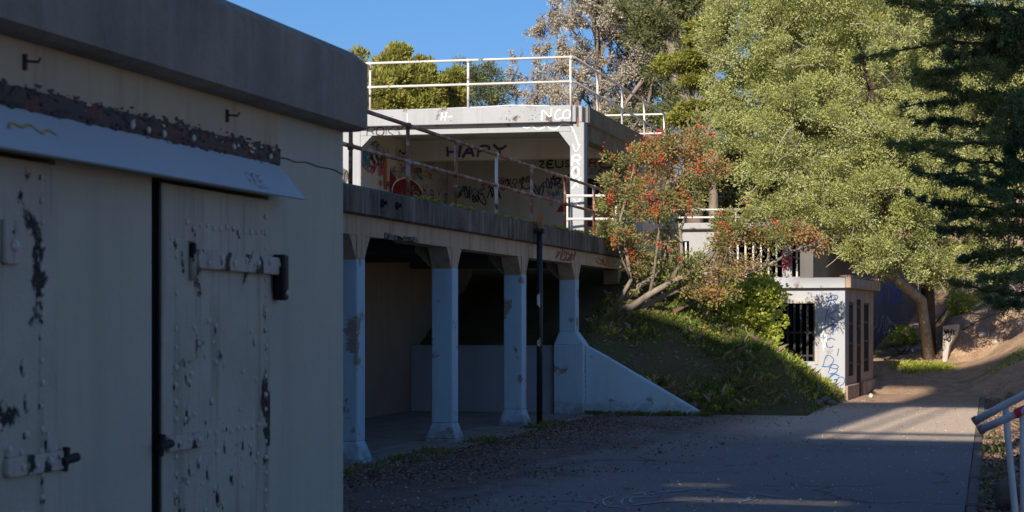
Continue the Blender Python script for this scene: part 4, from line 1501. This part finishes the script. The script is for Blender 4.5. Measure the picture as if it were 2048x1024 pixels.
# ------------------------------------------------------------------ berry bush
random.seed(5)
Yk = 38.3
kb_ = px_blobs([(1275, 325, 55, 52, Yk), (1345, 292, 62, 38, Yk), (1400, 335, 48, 55, Yk), (1250, 395, 42, 48, Yk), (1312, 400, 58, 45, Yk - .3), (1228, 470, 34, 28, Yk - .5), (1375, 395, 36, 30, Yk),
                (1480, 455, 52, 36, Yk + .2), (1545, 478, 55, 26, Yk + .3), (1635, 485, 34, 17, Yk + .5), (1445, 485, 26, 24, Yk), (1330, 480, 30, 40, Yk), (1270, 500, 30, 40, Yk), (1410, 255, 30, 20, Yk + .2), (1225, 370, 22, 18, Yk - .2), (1590, 460, 35, 20, Yk + .4)], 0.95)
base = P(1232, 664, 37.9)
base.z = H1(base.x, base.y) - .05
berry = thing('berry_bush', 'tall leaning bush with red berries and twisted grey stems on the bank', 'bush', base, False)
V, C = crown_leaves(kb_, 420, 62, 0.20, 0.062, 0.017, shell=.35)
np_mesh('crown', V, 4, L['berryleaf'], berry, base)
V2, C2 = crown_leaves(px_blobs([(1380, 540, 70, 35, Yk), (1470, 530, 80, 28, Yk), (1290, 545, 45, 40, Yk), (1420, 590, 60, 20, Yk)], .9), 110, 50, .18, .06, .018, shell=.2)
np_mesh('low_leaves', V2, 4, L['berryleaf'], berry, base)
mb = MB()
S = lambda *p: [P(u, v, Yk + dy) for (u, v, dy) in p]
stems = [([base] + S((1262, 615, -.2), (1300, 588, -.2), (1350, 560, -.1), (1400, 535, 0), (1445, 490, 0), (1480, 455, .2)), .085),
         ([base + Vector((.05, .1, 0))] + S((1275, 620, 0), (1330, 590, .1), (1390, 570, .2), (1450, 560, .2), (1520, 540, .3), (1590, 500, .4), (1640, 485, .5)), .07),
         ([base + Vector((-.05, .1, 0))] + S((1245, 605, .1), (1275, 575, .1), (1320, 545, .2), (1340, 480, .1), (1330, 400, 0), (1345, 292, 0)), .075),
         ([base + Vector((-.1, 0, 0))] + S((1240, 600, -.1), (1262, 560, -.2), (1252, 500, -.3), (1240, 440, -.3), (1270, 330, 0)), .055),
         (S((1340, 565, -.1), (1365, 520, -.1), (1360, 460, -.1), (1390, 390, 0), (1405, 330, 0)), .05),
         (S((1370, 552, -.1), (1410, 525, .1), (1445, 500, .1), (1450, 470, .1)), .035),
         (S((1300, 588, -.2), (1310, 530, -.2), (1318, 460, -.3), (1312, 400, -.3)), .04),
         (S((1262, 560, -.2), (1245, 520, -.4), (1228, 470, -.5)), .03),
         (S((1400, 535, 0), (1470, 545, 0), (1530, 535, .2), (1545, 478, .3)), .035)]
for pts, r in stems:
    tube_np(mb, pts, r, r * .3, 7)
ends = np.array([b[0] for b in kb_])
for c in np.concatenate([C, C2])[::2]:
    j = int(np.argmin(((ends - c) ** 2).sum(axis=1)))
    tube_np(mb, wob(Vector(ends[j]).lerp(Vector(c), .05), c, 2, .05), .010, .004, 4)
mb.build('stems', M['bark'], berry, smooth=True)
# berries in clusters (a few pixels each, beyond counting)
n = 190
idx = rng.choice(len(C), n)
outer = C[idx] + rng.normal(size=(n, 3)) * .10 + np.array([-.02, -.14, 0.03])
keep = rng.random(n) < np.clip(1.2 - 0.9 * np.abs(((outer[:, 0] / outer[:, 1]) * F + 1024 - 1300) / 420), .25, 1)
outer = outer[keep]
oct_ = np.array([(1, 0, 0), (0, 1, 0), (-1, 0, 0), (0, -1, 0), (0, 0, 1), (0, 0, -1)], float)
tri = [(0, 1, 4), (1, 2, 4), (2, 3, 4), (3, 0, 4), (1, 0, 5), (2, 1, 5), (3, 2, 5), (0, 3, 5)]
allb = []
for c in outer:
    for _ in range(random.randint(3, 11)):
        cc_ = c + rng.normal(size=3) * .06
        vv = oct_ * random.uniform(.013, .021) + cc_
        allb.append(vv[np.array(tri)].reshape(-1, 3))
tag(np_mesh('berries', np.concatenate(allb), 3, M['berry'], berry, base), kind='stuff')

# fresh green bush in front of the blockhouse
gb = px_blobs([(1395, 590, 36, 26, 40.3), (1420, 600, 48, 30, 40.3), (1500, 600, 65, 36, 40.3), (1520, 640, 42, 42, 40.2), (1480, 640, 62, 26, 40), (1440, 570, 40, 25, 40.6), (1515, 585, 45, 30, 40.6), (1530, 690, 25, 18, 40)], 0.7)
gbase = P(1490, 680, 40.3)
gbase.z = H1(gbase.x, gbase.y) - .05
tree('leafy_bush', 'bright yellow-green leafy bush in front of the blockhouse window', 'bush', gbase, gb, 'bush', M['barkdark'], 330, 30, .2, .10, .036, .05, crown='foliage', shell=.35)


def small_bush(label, u, v, ru, rv, Y, leaf, nc, per, Ll=.08, Lw=.03, name='leafy_shrub', ground=False, **kw):
    b = P(u, v + rv, Y)
    if ground:
        v = HV - (H1(b.x, b.y) - EYE) * F / Y - rv * .8
        b = P(u, v + rv, Y)
    b.z = H1(b.x, b.y) - .03
    return tree(name, label, 'shrub', b, px_blobs([(u, v, ru, rv, Y), (u + ru * .4, v + rv * .3, ru * .6, rv * .6, Y)], .8), leaf, M['bark'], nc, per, .14, Ll, Lw, .03, crown='foliage', shell=.2, **kw)


small_bush('small bright green shrub above the pale concrete wedge', 1922, 612, 26, 30, 52.5, 'bush', 34, 34, ground=True)
small_bush('twiggy yellow-green shrub beside the slate blue wall', 1806, 630, 34, 18, 53.5, 'bush', 22, 26, ground=True)
small_bush('dark green climbing shrub at the pavilion corner beyond the railing', 1215, 430, 24, 42, 39.9, 'berryleaf', 40, 44)
small_bush('yellow-green sprig at the gallery end behind the stems', 1270, 530, 22, 28, 40.6, 'bush', 20, 34)
small_bush('low green shrub hugging the right dirt slope', 1965, 660, 30, 10, 53.4, 'bush', 14, 26, ground=True)
small_bush('grey-green shrub at the right edge above the dirt slope', 2020, 560, 45, 55, 56, 'big', 60, 80, .075, .02)
small_bush('dark shrub tangled under the leafy bush on the bank', 1440, 640, 50, 22, 40.6, 'berryleaf', 40, 40)

small_bush('dry dark undergrowth added to darken the bank at the gallery end below the stems', 1205, 655, 24, 22, 38.2, 'darkening_leaf', 40, 40)  # shrub added to darken a sunlit patch of bank
small_bush('dull green undergrowth added to darken the bank round the foot of the leaning stems', 1262, 640, 36, 16, 38.4, 'berryleaf', 36, 40)  # second shrub added over the same too bright patch
# ------------------------------------------------------------------ near cypress at the right
random.seed(17)
Yc = 16.2
cb = Vector((4.75, 16.6, 0))
cb.z = H1(cb.x, cb.y) - .1
cyp = thing('cypress_tree', 'dark cypress boughs reaching in from the right edge', 'tree', cb, False)
mb = MB()
trunk = wob(cb, cb + Vector((.2, .3, 6.5)), 6, .05)
tube_np(mb, trunk, .2, .1, 9)
boughs = [((2090, 95), (1900, 85), (1705, 120), 15), ((2090, 30), (1950, 10), (1780, 8), 20), ((2090, 130), (1960, 130), (1830, 150), 30), ((2090, 70), (1980, 60), (1870, 30), 24), ((2090, 190), (1960, 190), (1830, 160), 20),
          ((2090, 225), (1960, 195), (1800, 215), 15), ((2090, 265), (1980, 255), (1840, 235), 18), ((2090, 290), (1950, 285), (1780, 285), 16), ((2090, 345), (1950, 325), (1790, 285), 14), ((2090, 360), (1960, 350), (1830, 342), 13),
          ((2090, 420), (1970, 415), (1815, 395), 17), ((2090, 440), (1990, 425), (1890, 430), 15), ((2090, 590), (2000, 585), (1905, 562), 13), ((2090, 20), (2010, 60), (1960, 130), 28), ((2090, 160), (2030, 200), (1985, 260), 26),
          ((2090, -30), (1960, -30), (1800, -20), 26), ((2090, 500), (2010, 500), (1930, 520), 18), ((2090, 545), (2030, 545), (1965, 560), 16), ((2090, 395), (2010, 390), (1900, 360), 22), ((2090, 455), (2000, 465), (1880, 455), 18), ((2090, 240), (2050, 230), (1980, 215), 28), ((2090, 110), (2000, 100), (1900, 115), 30), ((2090, 60), (1990, 20), (1880, 60), 26), ((2090, 600), (2040, 610), (1985, 600), 14), ((2090, 320), (2040, 330), (1990, 380), 22), ((2090, 10), (2040, 60), (2010, 150), 30), ((2090, 470), (2040, 460), (1975, 440), 14), ((2090, 230), (2040, 260), (2010, 330), 24)]
PT, DD = [], []
for k, (a, b_, c, th) in enumerate(boughs):
    yo = random.uniform(-.5, .6)
    pa, pb, pc = P(*a, Yc + .3), P(*b_, Yc + yo * .6), P(*c, Yc + yo)
    root = Vector((cb.x + .12, cb.y + .15, pa.z - .15))
    line = [root]
    for i in range(1, 13):
        f = i / 12
        p = root.lerp(pa, min(1, f * 3)) if f < .33 else (pa.lerp(pb, (f - .33) / .33) if f < .66 else pb.lerp(pc, (f - .66) / .34))
        line.append(p + Vector((0, random.gauss(0, .015), random.gauss(0, .012))))
    tube_np(mb, line, .028, .005, 5)
    # sprays: short twigs leaving the bough, each a fan of scale leaves
    nsp = int(74 * th / 18)
    for _ in range(nsp):
        f = random.uniform(.2, 1) ** .8
        x = f * 12
        i = min(int(x), 11)
        p = line[i].lerp(line[i + 1], x - i)
        along = (line[i + 1] - line[i]).normalized()
        wth = th * 0.0042 * (1.25 - f * .85)
        d = (along * random.uniform(.4, 1.1) + Vector((random.gauss(0, .5), random.gauss(0, .6), random.gauss(.0, .42)))).normalized()
        ln = wth * random.uniform(1.0, 3.2)
        m_ = 60
        fr_ = rng.random(m_)
        q = np.array(p)[None] + np.array(d)[None] * (fr_ * ln)[:, None] + rng.normal(size=(m_, 3)) * 0.014
        q[:, 2] -= fr_ ** 2 * ln * .25
        PT.append(q)
        DD.append(unit(np.array(d)[None] + rng.normal(size=(m_, 3)) * .55))
mb.build('trunk', M['barkdark'], cyp, smooth=True)
PT, DD = np.concatenate(PT), np.concatenate(DD)
np_mesh('crown', leaf_quads(PT, DD, .030, .0055), 4, L['cyp'], cyp, np.array(cb))

# ------------------------------------------------------------------ grass, moss, litter
def blades(n, sampler, hgt, wdt, mat, name, lean=.5):
    Pt = sampler(n)
    D = unit(np.concatenate([rng.normal(size=(len(Pt), 2)) * lean, np.ones((len(Pt), 1))], axis=1))
    S_ = unit(np.cross(D, rdir(len(Pt))))
    h_ = (hgt * rng.uniform(.4, 1.4, len(Pt)))[:, None]
    bend = rng.normal(size=(len(Pt), 3)) * h_ * .3
    bend[:, 2] = -np.abs(bend[:, 2]) * .3
    m_ = Pt + D * h_ * .55
    V = np.stack([Pt - S_ * wdt, Pt + S_ * wdt, m_ + S_ * wdt * .7, Pt + D * h_ + bend], axis=1).reshape(-1, 3)
    return tag(np_mesh(name, V, 4, mat), kind='stuff')


def bank_pts(n):
    t = rng.uniform(-7.2, -2.95, n * 3)
    s = rng.uniform(34.95, 42.0, n * 3)
    X, Y = s * SA + t * CA, s * CA - t * SA
    z = height(X, Y)
    pn = np.sin(X * 2.1 + 2 * np.sin(Y * 1.3)) + np.cos(Y * 1.7 - X * .8) + rng.normal(size=len(X)) * .5
    ok = (z > .03) & (pn > .1) & ~((t < -6.6) & (s > 36.5) & (pn < 1.2))
    return np.stack([X, Y, z - .01], 1)[ok][:n]


o = blades(60000, bank_pts, .07, .0045, L['grass'], 'grass', .6)
o['label'] = 'short green grass covering the shaded bank'


def stalk_pts(n):
    q = bank_pts(n * 3)
    return q[rng.random(len(q)) < .4][:n]


o = blades(260, stalk_pts, .22, .0035, L['litter'], 'dry_stalks', .45)
o['label'] = 'dry tan stalks standing in the bank grass'
o = blades(2600, stalk_pts, .17, .006, L['grass'], 'grass_tufts', .5)
o['label'] = 'longer grass tufts on the bank'
wp = bank_pts(260)
wb_ = [((p[0], p[1], p[2] + .03), (.12, .12, .05)) for p in wp[rng.choice(len(wp), min(len(wp), 90), replace=False)]]
Vw, _ = crown_leaves(wb_, 240, 16, .09, .055, .022, shell=.1, up=.5)
tag(np_mesh('bank_weeds', Vw, 4, L['bush']), 'low broad-leaved weeds scattered on the bank', kind='stuff')
# dead leaves and twigs on the bank
m_ = 2600
t = rng.uniform(-7.1, -3.2, m_)
s = rng.uniform(35.0, 41.5, m_)
X, Y = s * SA + t * CA, s * CA - t * SA
z = height(X, Y)
k = z > .03
D = unit(np.concatenate([rng.normal(size=(m_, 2)), rng.normal(size=(m_, 1)) * .35], 1))
tag(np_mesh('bank_litter', leaf_quads(np.stack([X, Y, z + .025], 1)[k], D[k], .075, .014), 4, L['litter']), 'dead leaves and twigs lying on the bank', kind='stuff')
# loose grit on the road
m_ = 5200
t = rng.uniform(-6.8, -.25, m_)
s = 13 + 30 * rng.random(m_) ** 1.2
k = ~((s > 34.2) & (t < -4.6)) & ~((s > 34.9) & (t < -3.0))
t, s = t[k], s[k]
cen = np.stack([s * SA + t * CA, s * CA - t * SA, np.full(len(t), .004)], 1)
oc = np.array([(1, 0, 0), (0, 1, 0), (-1, 0, 0), (0, -1, 0), (0, 0, 1)], float)
tr = np.array([(0, 1, 4), (1, 2, 4), (2, 3, 4), (3, 0, 4)]).ravel()
rad = (.006 + .012 * rng.random(len(t)) ** 3)[:, None, None] * rng.uniform(.6, 1.3, (len(t), 5, 3))
Vg = (cen[:, None, :] + oc[None] * rad)[:, tr].reshape(-1, 3)
tag(np_mesh('grit', Vg, 3, L['grit']), 'loose pale grit scattered over the road', kind='stuff')


def foot_pts(n):
    out = []
    for (t0, t1, s0, s1, m_) in ((-6.9, -4.7, 34.3, 34.62, 1500), (-7.0, -6.62, 19.5, 24.5, 900), (-6.95, -6.6, 26.0, 27.2, 350), (-7.0, -6.6, 29.5, 31.5, 500), (-0.12, .2, 19, 30, 350),
                                  (-3.3, -2.9, 36, 41, 500)):
        t = rng.uniform(t0, t1, m_)
        s = rng.uniform(s0, s1, m_)
        cl = np.sin(t * 9) + np.sin(s * 5.3) + rng.normal(size=m_) * .6
        k = cl > .1
        out.append(np.stack([s * SA + t * CA, s * CA - t * SA, np.full(m_, 0.0)], 1)[k])
    return np.concatenate(out)


o = blades(0, foot_pts, .085, .0055, L['grass'], 'weeds', .5)
o['label'] = 'green weeds along the wall foot and kerb'


def far_pts(n):
    X = rng.uniform(8.5, 14.5, n * 2)
    Y = rng.uniform(46, 58, n * 2)
    z = height(X, Y)
    pn = np.sin(X * 1.4 + 1.5 * np.sin(Y * .9)) + np.cos(Y * 1.1 - X * 1.6) + rng.normal(size=len(X)) * .3
    k = (pn > 1.15) & (z > .05)
    return np.stack([X, Y, z - .01], 1)[k]


o = blades(30000, far_pts, .10, .012, L['bush'], 'hill_grass', .7)
o['label'] = 'bright green grass patches on the sunlit dirt slope'

# sunlit grass by the blockhouse wall
def lit_pts(n):
    t = rng.uniform(-4.6, -3.0, n)
    s = rng.uniform(38.2, 41.9, n)
    X, Y = s * SA + t * CA, s * CA - t * SA
    z = height(X, Y)
    k = z > .04
    return np.stack([X, Y, z - .01], 1)[k]


o = blades(2600, lit_pts, .12, .006, L['bush'], 'tall_grass', .5)
o['label'] = 'tall yellow-green grass at the foot of the blockhouse wall'


def moss_pts(n):
    s = rng.uniform(24, 39, n)
    cl = np.sin(s * 3.1) + np.sin(s * 7.7 + 1) + rng.normal(size=n) * .5
    s = s[cl > .2]
    t = rng.uniform(-7.16, -7.07, len(s))
    return np.stack([s * SA + t * CA, s * CA - t * SA, np.full(len(s), 3.228)], 1)


o = blades(6500, moss_pts, .05, .011, L['moss'], 'moss', .9)
o['label'] = 'yellow-green moss along the gallery deck edge'

# dry leaves on the road margin
n = 30000
t = -7.0 + rng.exponential(0.85, n)
s = rng.uniform(12, 46, n)
pn = np.sin(t * 1.7 + np.sin(s * .8) * 1.5) + np.sin(s * 1.3 - t) + rng.normal(size=n) * .6
k = (pn > -.4) & (t < -.3) & ~((s > 34.3) & (t < -4.6)) & ~((s > 35) & (t < -3.0))
t, s = t[k], s[k]
Pt = np.stack([s * SA + t * CA, s * CA - t * SA, rng.uniform(.006, .02, len(t))], 1)
D = unit(np.concatenate([rng.normal(size=(len(t), 2)), rng.normal(size=(len(t), 1)) * .25], 1))
o = tag(np_mesh('leaf_litter', leaf_quads(Pt, D, 0.042, .011), 4, L['litter']), 'brown dry leaves scattered over the road margin', kind='stuff')
n = 9000
t = rng.uniform(-.1, .45, n)
s = rng.uniform(12, 44, n)
X, Y = s * SA + t * CA, s * CA - t * SA
Pt = np.stack([X, Y, height(X, Y) + rng.uniform(.0, .03, n)], 1)
D = unit(np.concatenate([rng.normal(size=(n, 2)), rng.normal(size=(n, 1)) * .4], 1))
tag(np_mesh('gutter_litter', leaf_quads(Pt, D, .06, .015), 4, L['litter']), 'dark dry litter filling the gutter beside the kerb', kind='stuff')


# ------------------------------------------------------------------ rocks
def rock(u, v, ru, rv, Y, seed, label, group=None, mat='rock'):
    random.seed(seed)
    k = Y / F
    bm = bmesh.new()
    bmesh.ops.create_icosphere(bm, subdivisions=3, radius=1)
    off = Vector((seed * 3.1, seed * 1.7, seed * .9))
    for q in bm.verts:
        n_ = q.co.normalized()
        q.co = n_ * (1 + .28 * mnoise.noise(n_ * 1.3 + off) + .1 * mnoise.noise(n_ * 4 + off))
        q.co = Vector((q.co.x * ru * k, q.co.y * ru * k * .9, q.co.z * rv * k))
    me = bpy.data.meshes.new('rock')
    bm.to_mesh(me)
    bm.free()
    me.polygons.foreach_set('use_smooth', [True] * len(me.polygons))
    me.materials.append(M[mat])
    o_ = bpy.data.objects.new('rock', me)
    COL.objects.link(o_)
    o_.location = P(u, v, Y)
    o_.rotation_euler = (0, 0, random.uniform(0, 6))
    return tag(o_, label, 'rock', group)


ORD = ('first', 'second', 'third', 'fourth', 'fifth', 'sixth', 'seventh', 'eighth', 'ninth', 'tenth')
rock(1525, 818, 16, 8, 36.5, 1, 'pale rounded oblong rock lowest at the foot of the bank')
rock(1545, 800, 22, 13, 37.6, 2, 'large brown boulder above the oblong rock on the bank')
rock(1570, 792, 9, 7, 38.0, 3, 'small sunlit pale rock at the grass edge')
rock(1388, 812, 14, 8, 35.4, 4, 'pale flat slab of rubble at the tip of the wing wall')
rock(2012, 988, 30, 33, 16.8, 6, 'rounded tan rock at the bottom right corner by the handrail', mat='rock')
for k, (u, v, ru, rv) in enumerate(sorted([(1590, 805, 14, 10), (1612, 812, 16, 10), (1634, 808, 15, 9), (1600, 822, 13, 7), (1625, 795, 14, 8), (1650, 800, 13, 8), (1664, 806, 10, 6), (1575, 818, 12, 8), (1642, 822, 10, 5), (1560, 826, 11, 6)])):
    rock(u, v, ru, rv, 38.2 + (820 - v) * .05, 20 + k, '%s stone from the left in the low rubble edging beside the blockhouse corner' % ORD[k], 'stones of the low rubble edging')
for k, (u, v, ru, rv) in enumerate([(1425, 822, 10, 6), (1440, 800, 8, 5), (1455, 815, 12, 6)]):
    rock(u, v, ru, rv, 36, 40 + k, '%s dark stone from the wing wall, half buried at the shaded bank foot' % ORD[k], 'stones at the shaded end of the bank')
rock(1742, 792, 5, 5, 41, 50, 'small pale stone beside the blockhouse corner', mat='paleconc')
for k, (u, v) in enumerate([(1445, 888), (1394, 846), (1320, 905)]):
    rock(u, v, 5, 4, F * 1.69 / (v - HV), 60 + k, ('small dark clod on the shaded road below the rubble edging', 'small dark clod on the road just off the wing wall tip', 'small dark clod on the shaded road nearest the drain pipe')[k], 'dark clods on the road')
for k, (u, v, Y) in enumerate(sorted([(2010, 700, 51), (2030, 690, 51), (1965, 720, 50.5), (1990, 735, 50), (2040, 720, 50), (1835, 690, 52.5), (1820, 700, 52.5), (1935, 705, 51)])):
    p = P(u, v, Y)
    o_ = rock(u, v, 9, 6, Y, 80 + k, '%s small pale rock from the left on the sunlit dirt slope' % ORD[k], 'pale rocks on the dirt slope', 'paleconc')
    o_.location.z = H1(p.x, p.y) + .02

# fallen branches on the slope
for k, (pts, r, lb) in enumerate(((((1770, 735), (1800, 700), (1850, 655), (1905, 590), (1930, 560)), .035, 'long dark fallen branch rising across the dirt slope'),
                                  (((1782, 690), (1805, 715), (1812, 712), (1835, 680)), .028, 'crooked fallen branch behind the blockhouse'),
                                  (((1925, 660), (1960, 640), (2000, 625), (2035, 640)), .022, 'thin fallen branch on the right of the dirt slope'))):
    line = []
    for i, (u, v) in enumerate(pts):
        Yg = 50 + 2.2 * i * (k == 0) + 2 * (k == 1)
        p = P(u, v, Yg)
        p.z = max(p.z, H1(p.x, p.y) + .03) if k else H1(p.x, p.y) + .04
        line.append(p)
    o_ = thing('fallen_branch', lb, 'branch', line[0], False)
    mb = MB()
    tube_np(mb, line, r, r * .4, 6)
    mb.build('stem', M['barkdark'], o_, smooth=True)

# ------------------------------------------------------------------ handrails at the lower right
hr = thing('handrail', 'grey sloping pipe handrail with capped end at the lower right corner', 'railing', (2.75, 11, 0), False)
MB().tube([P(1952, 841, 11), P(2000, 815, 10.9), P(2062, 783, 10.8), P(2130, 748, 10.6)], .022, 10).build('rail', M['greyrail'], hr, smooth=True)
MB().tube([P(1964, 858, 10.7), P(2010, 838, 10.6), P(2070, 812, 10.5), P(2140, 780, 10.3)], .022, 10).build('rail', M['greyrail'], hr, smooth=True)
for a, b_, Y in (((1947, 844), (1955, 839), 11), ((1958, 861), (1967, 856.5), 10.7)):
    MB().tube([P(*a, Y), P(*b_, Y)], .026, 10).build('rail_cap', M['cap'], hr)
MB().tube([P(2011, 812, 10.95), P(2016, 880, 10.95), P(2032, 1040, 10.95), P(2054, 1258, 10.95)], .019, 10).build('post', M['greyrail'], hr, smooth=True)
MB().tube([P(2046, 824, 10.55), P(2047, 950, 10.55), P(2049, 1280, 10.55)], .019, 10).build('post', M['greyrail'], hr, smooth=True)
MB().tube([P(2031, 828, 10.56), P(2052, 819, 10.54)], .0265, 10).build('red_tape', M['red'], hr)

# chalk lines on the road
ck = thing('chalk_drawing', 'faint white chalk loops drawn on the shaded road', 'drawing', Vector((1.7, 18.2, 0.006)), False)
mb = MB()
def gp(u, v):
    Y = F * EYE / (v - HV)
    return ((u - 1024) / F * Y, Y)
for pts in ([(1078, 1004), (1082, 1000), (1090, 1001), (1180, 1005)], [(1213, 992), (1190, 1000), (1182, 1008), (1200, 1014), (1240, 1016)], [(1270, 989), (1300, 984), (1340, 984), (1375, 978), (1420, 980), (1480, 988), (1500, 997), (1480, 1004), (1440, 1006)],
            [(1240, 1008), (1236, 1002), (1252, 996), (1290, 994)], [(1250, 1012), (1300, 1006), (1350, 1004), (1400, 1001)], [(1470, 984), (1520, 990), (1560, 996)]):
    mb = MB()
    for dx in (0, .04, .09):
        ribbon(mb, [(gp(*p)[0] + dx + random.gauss(0, .02), gp(*p)[1] + random.gauss(0, .05)) for p in pts], random.uniform(.012, .03), Vector((1, 0, 0)), Vector((0, 1, 0)), Vector((0, 0, 1)), Vector((0, 0, 0)), .006 + dx * .03)
    mb.build('chalk_line', G['chalk'], ck)
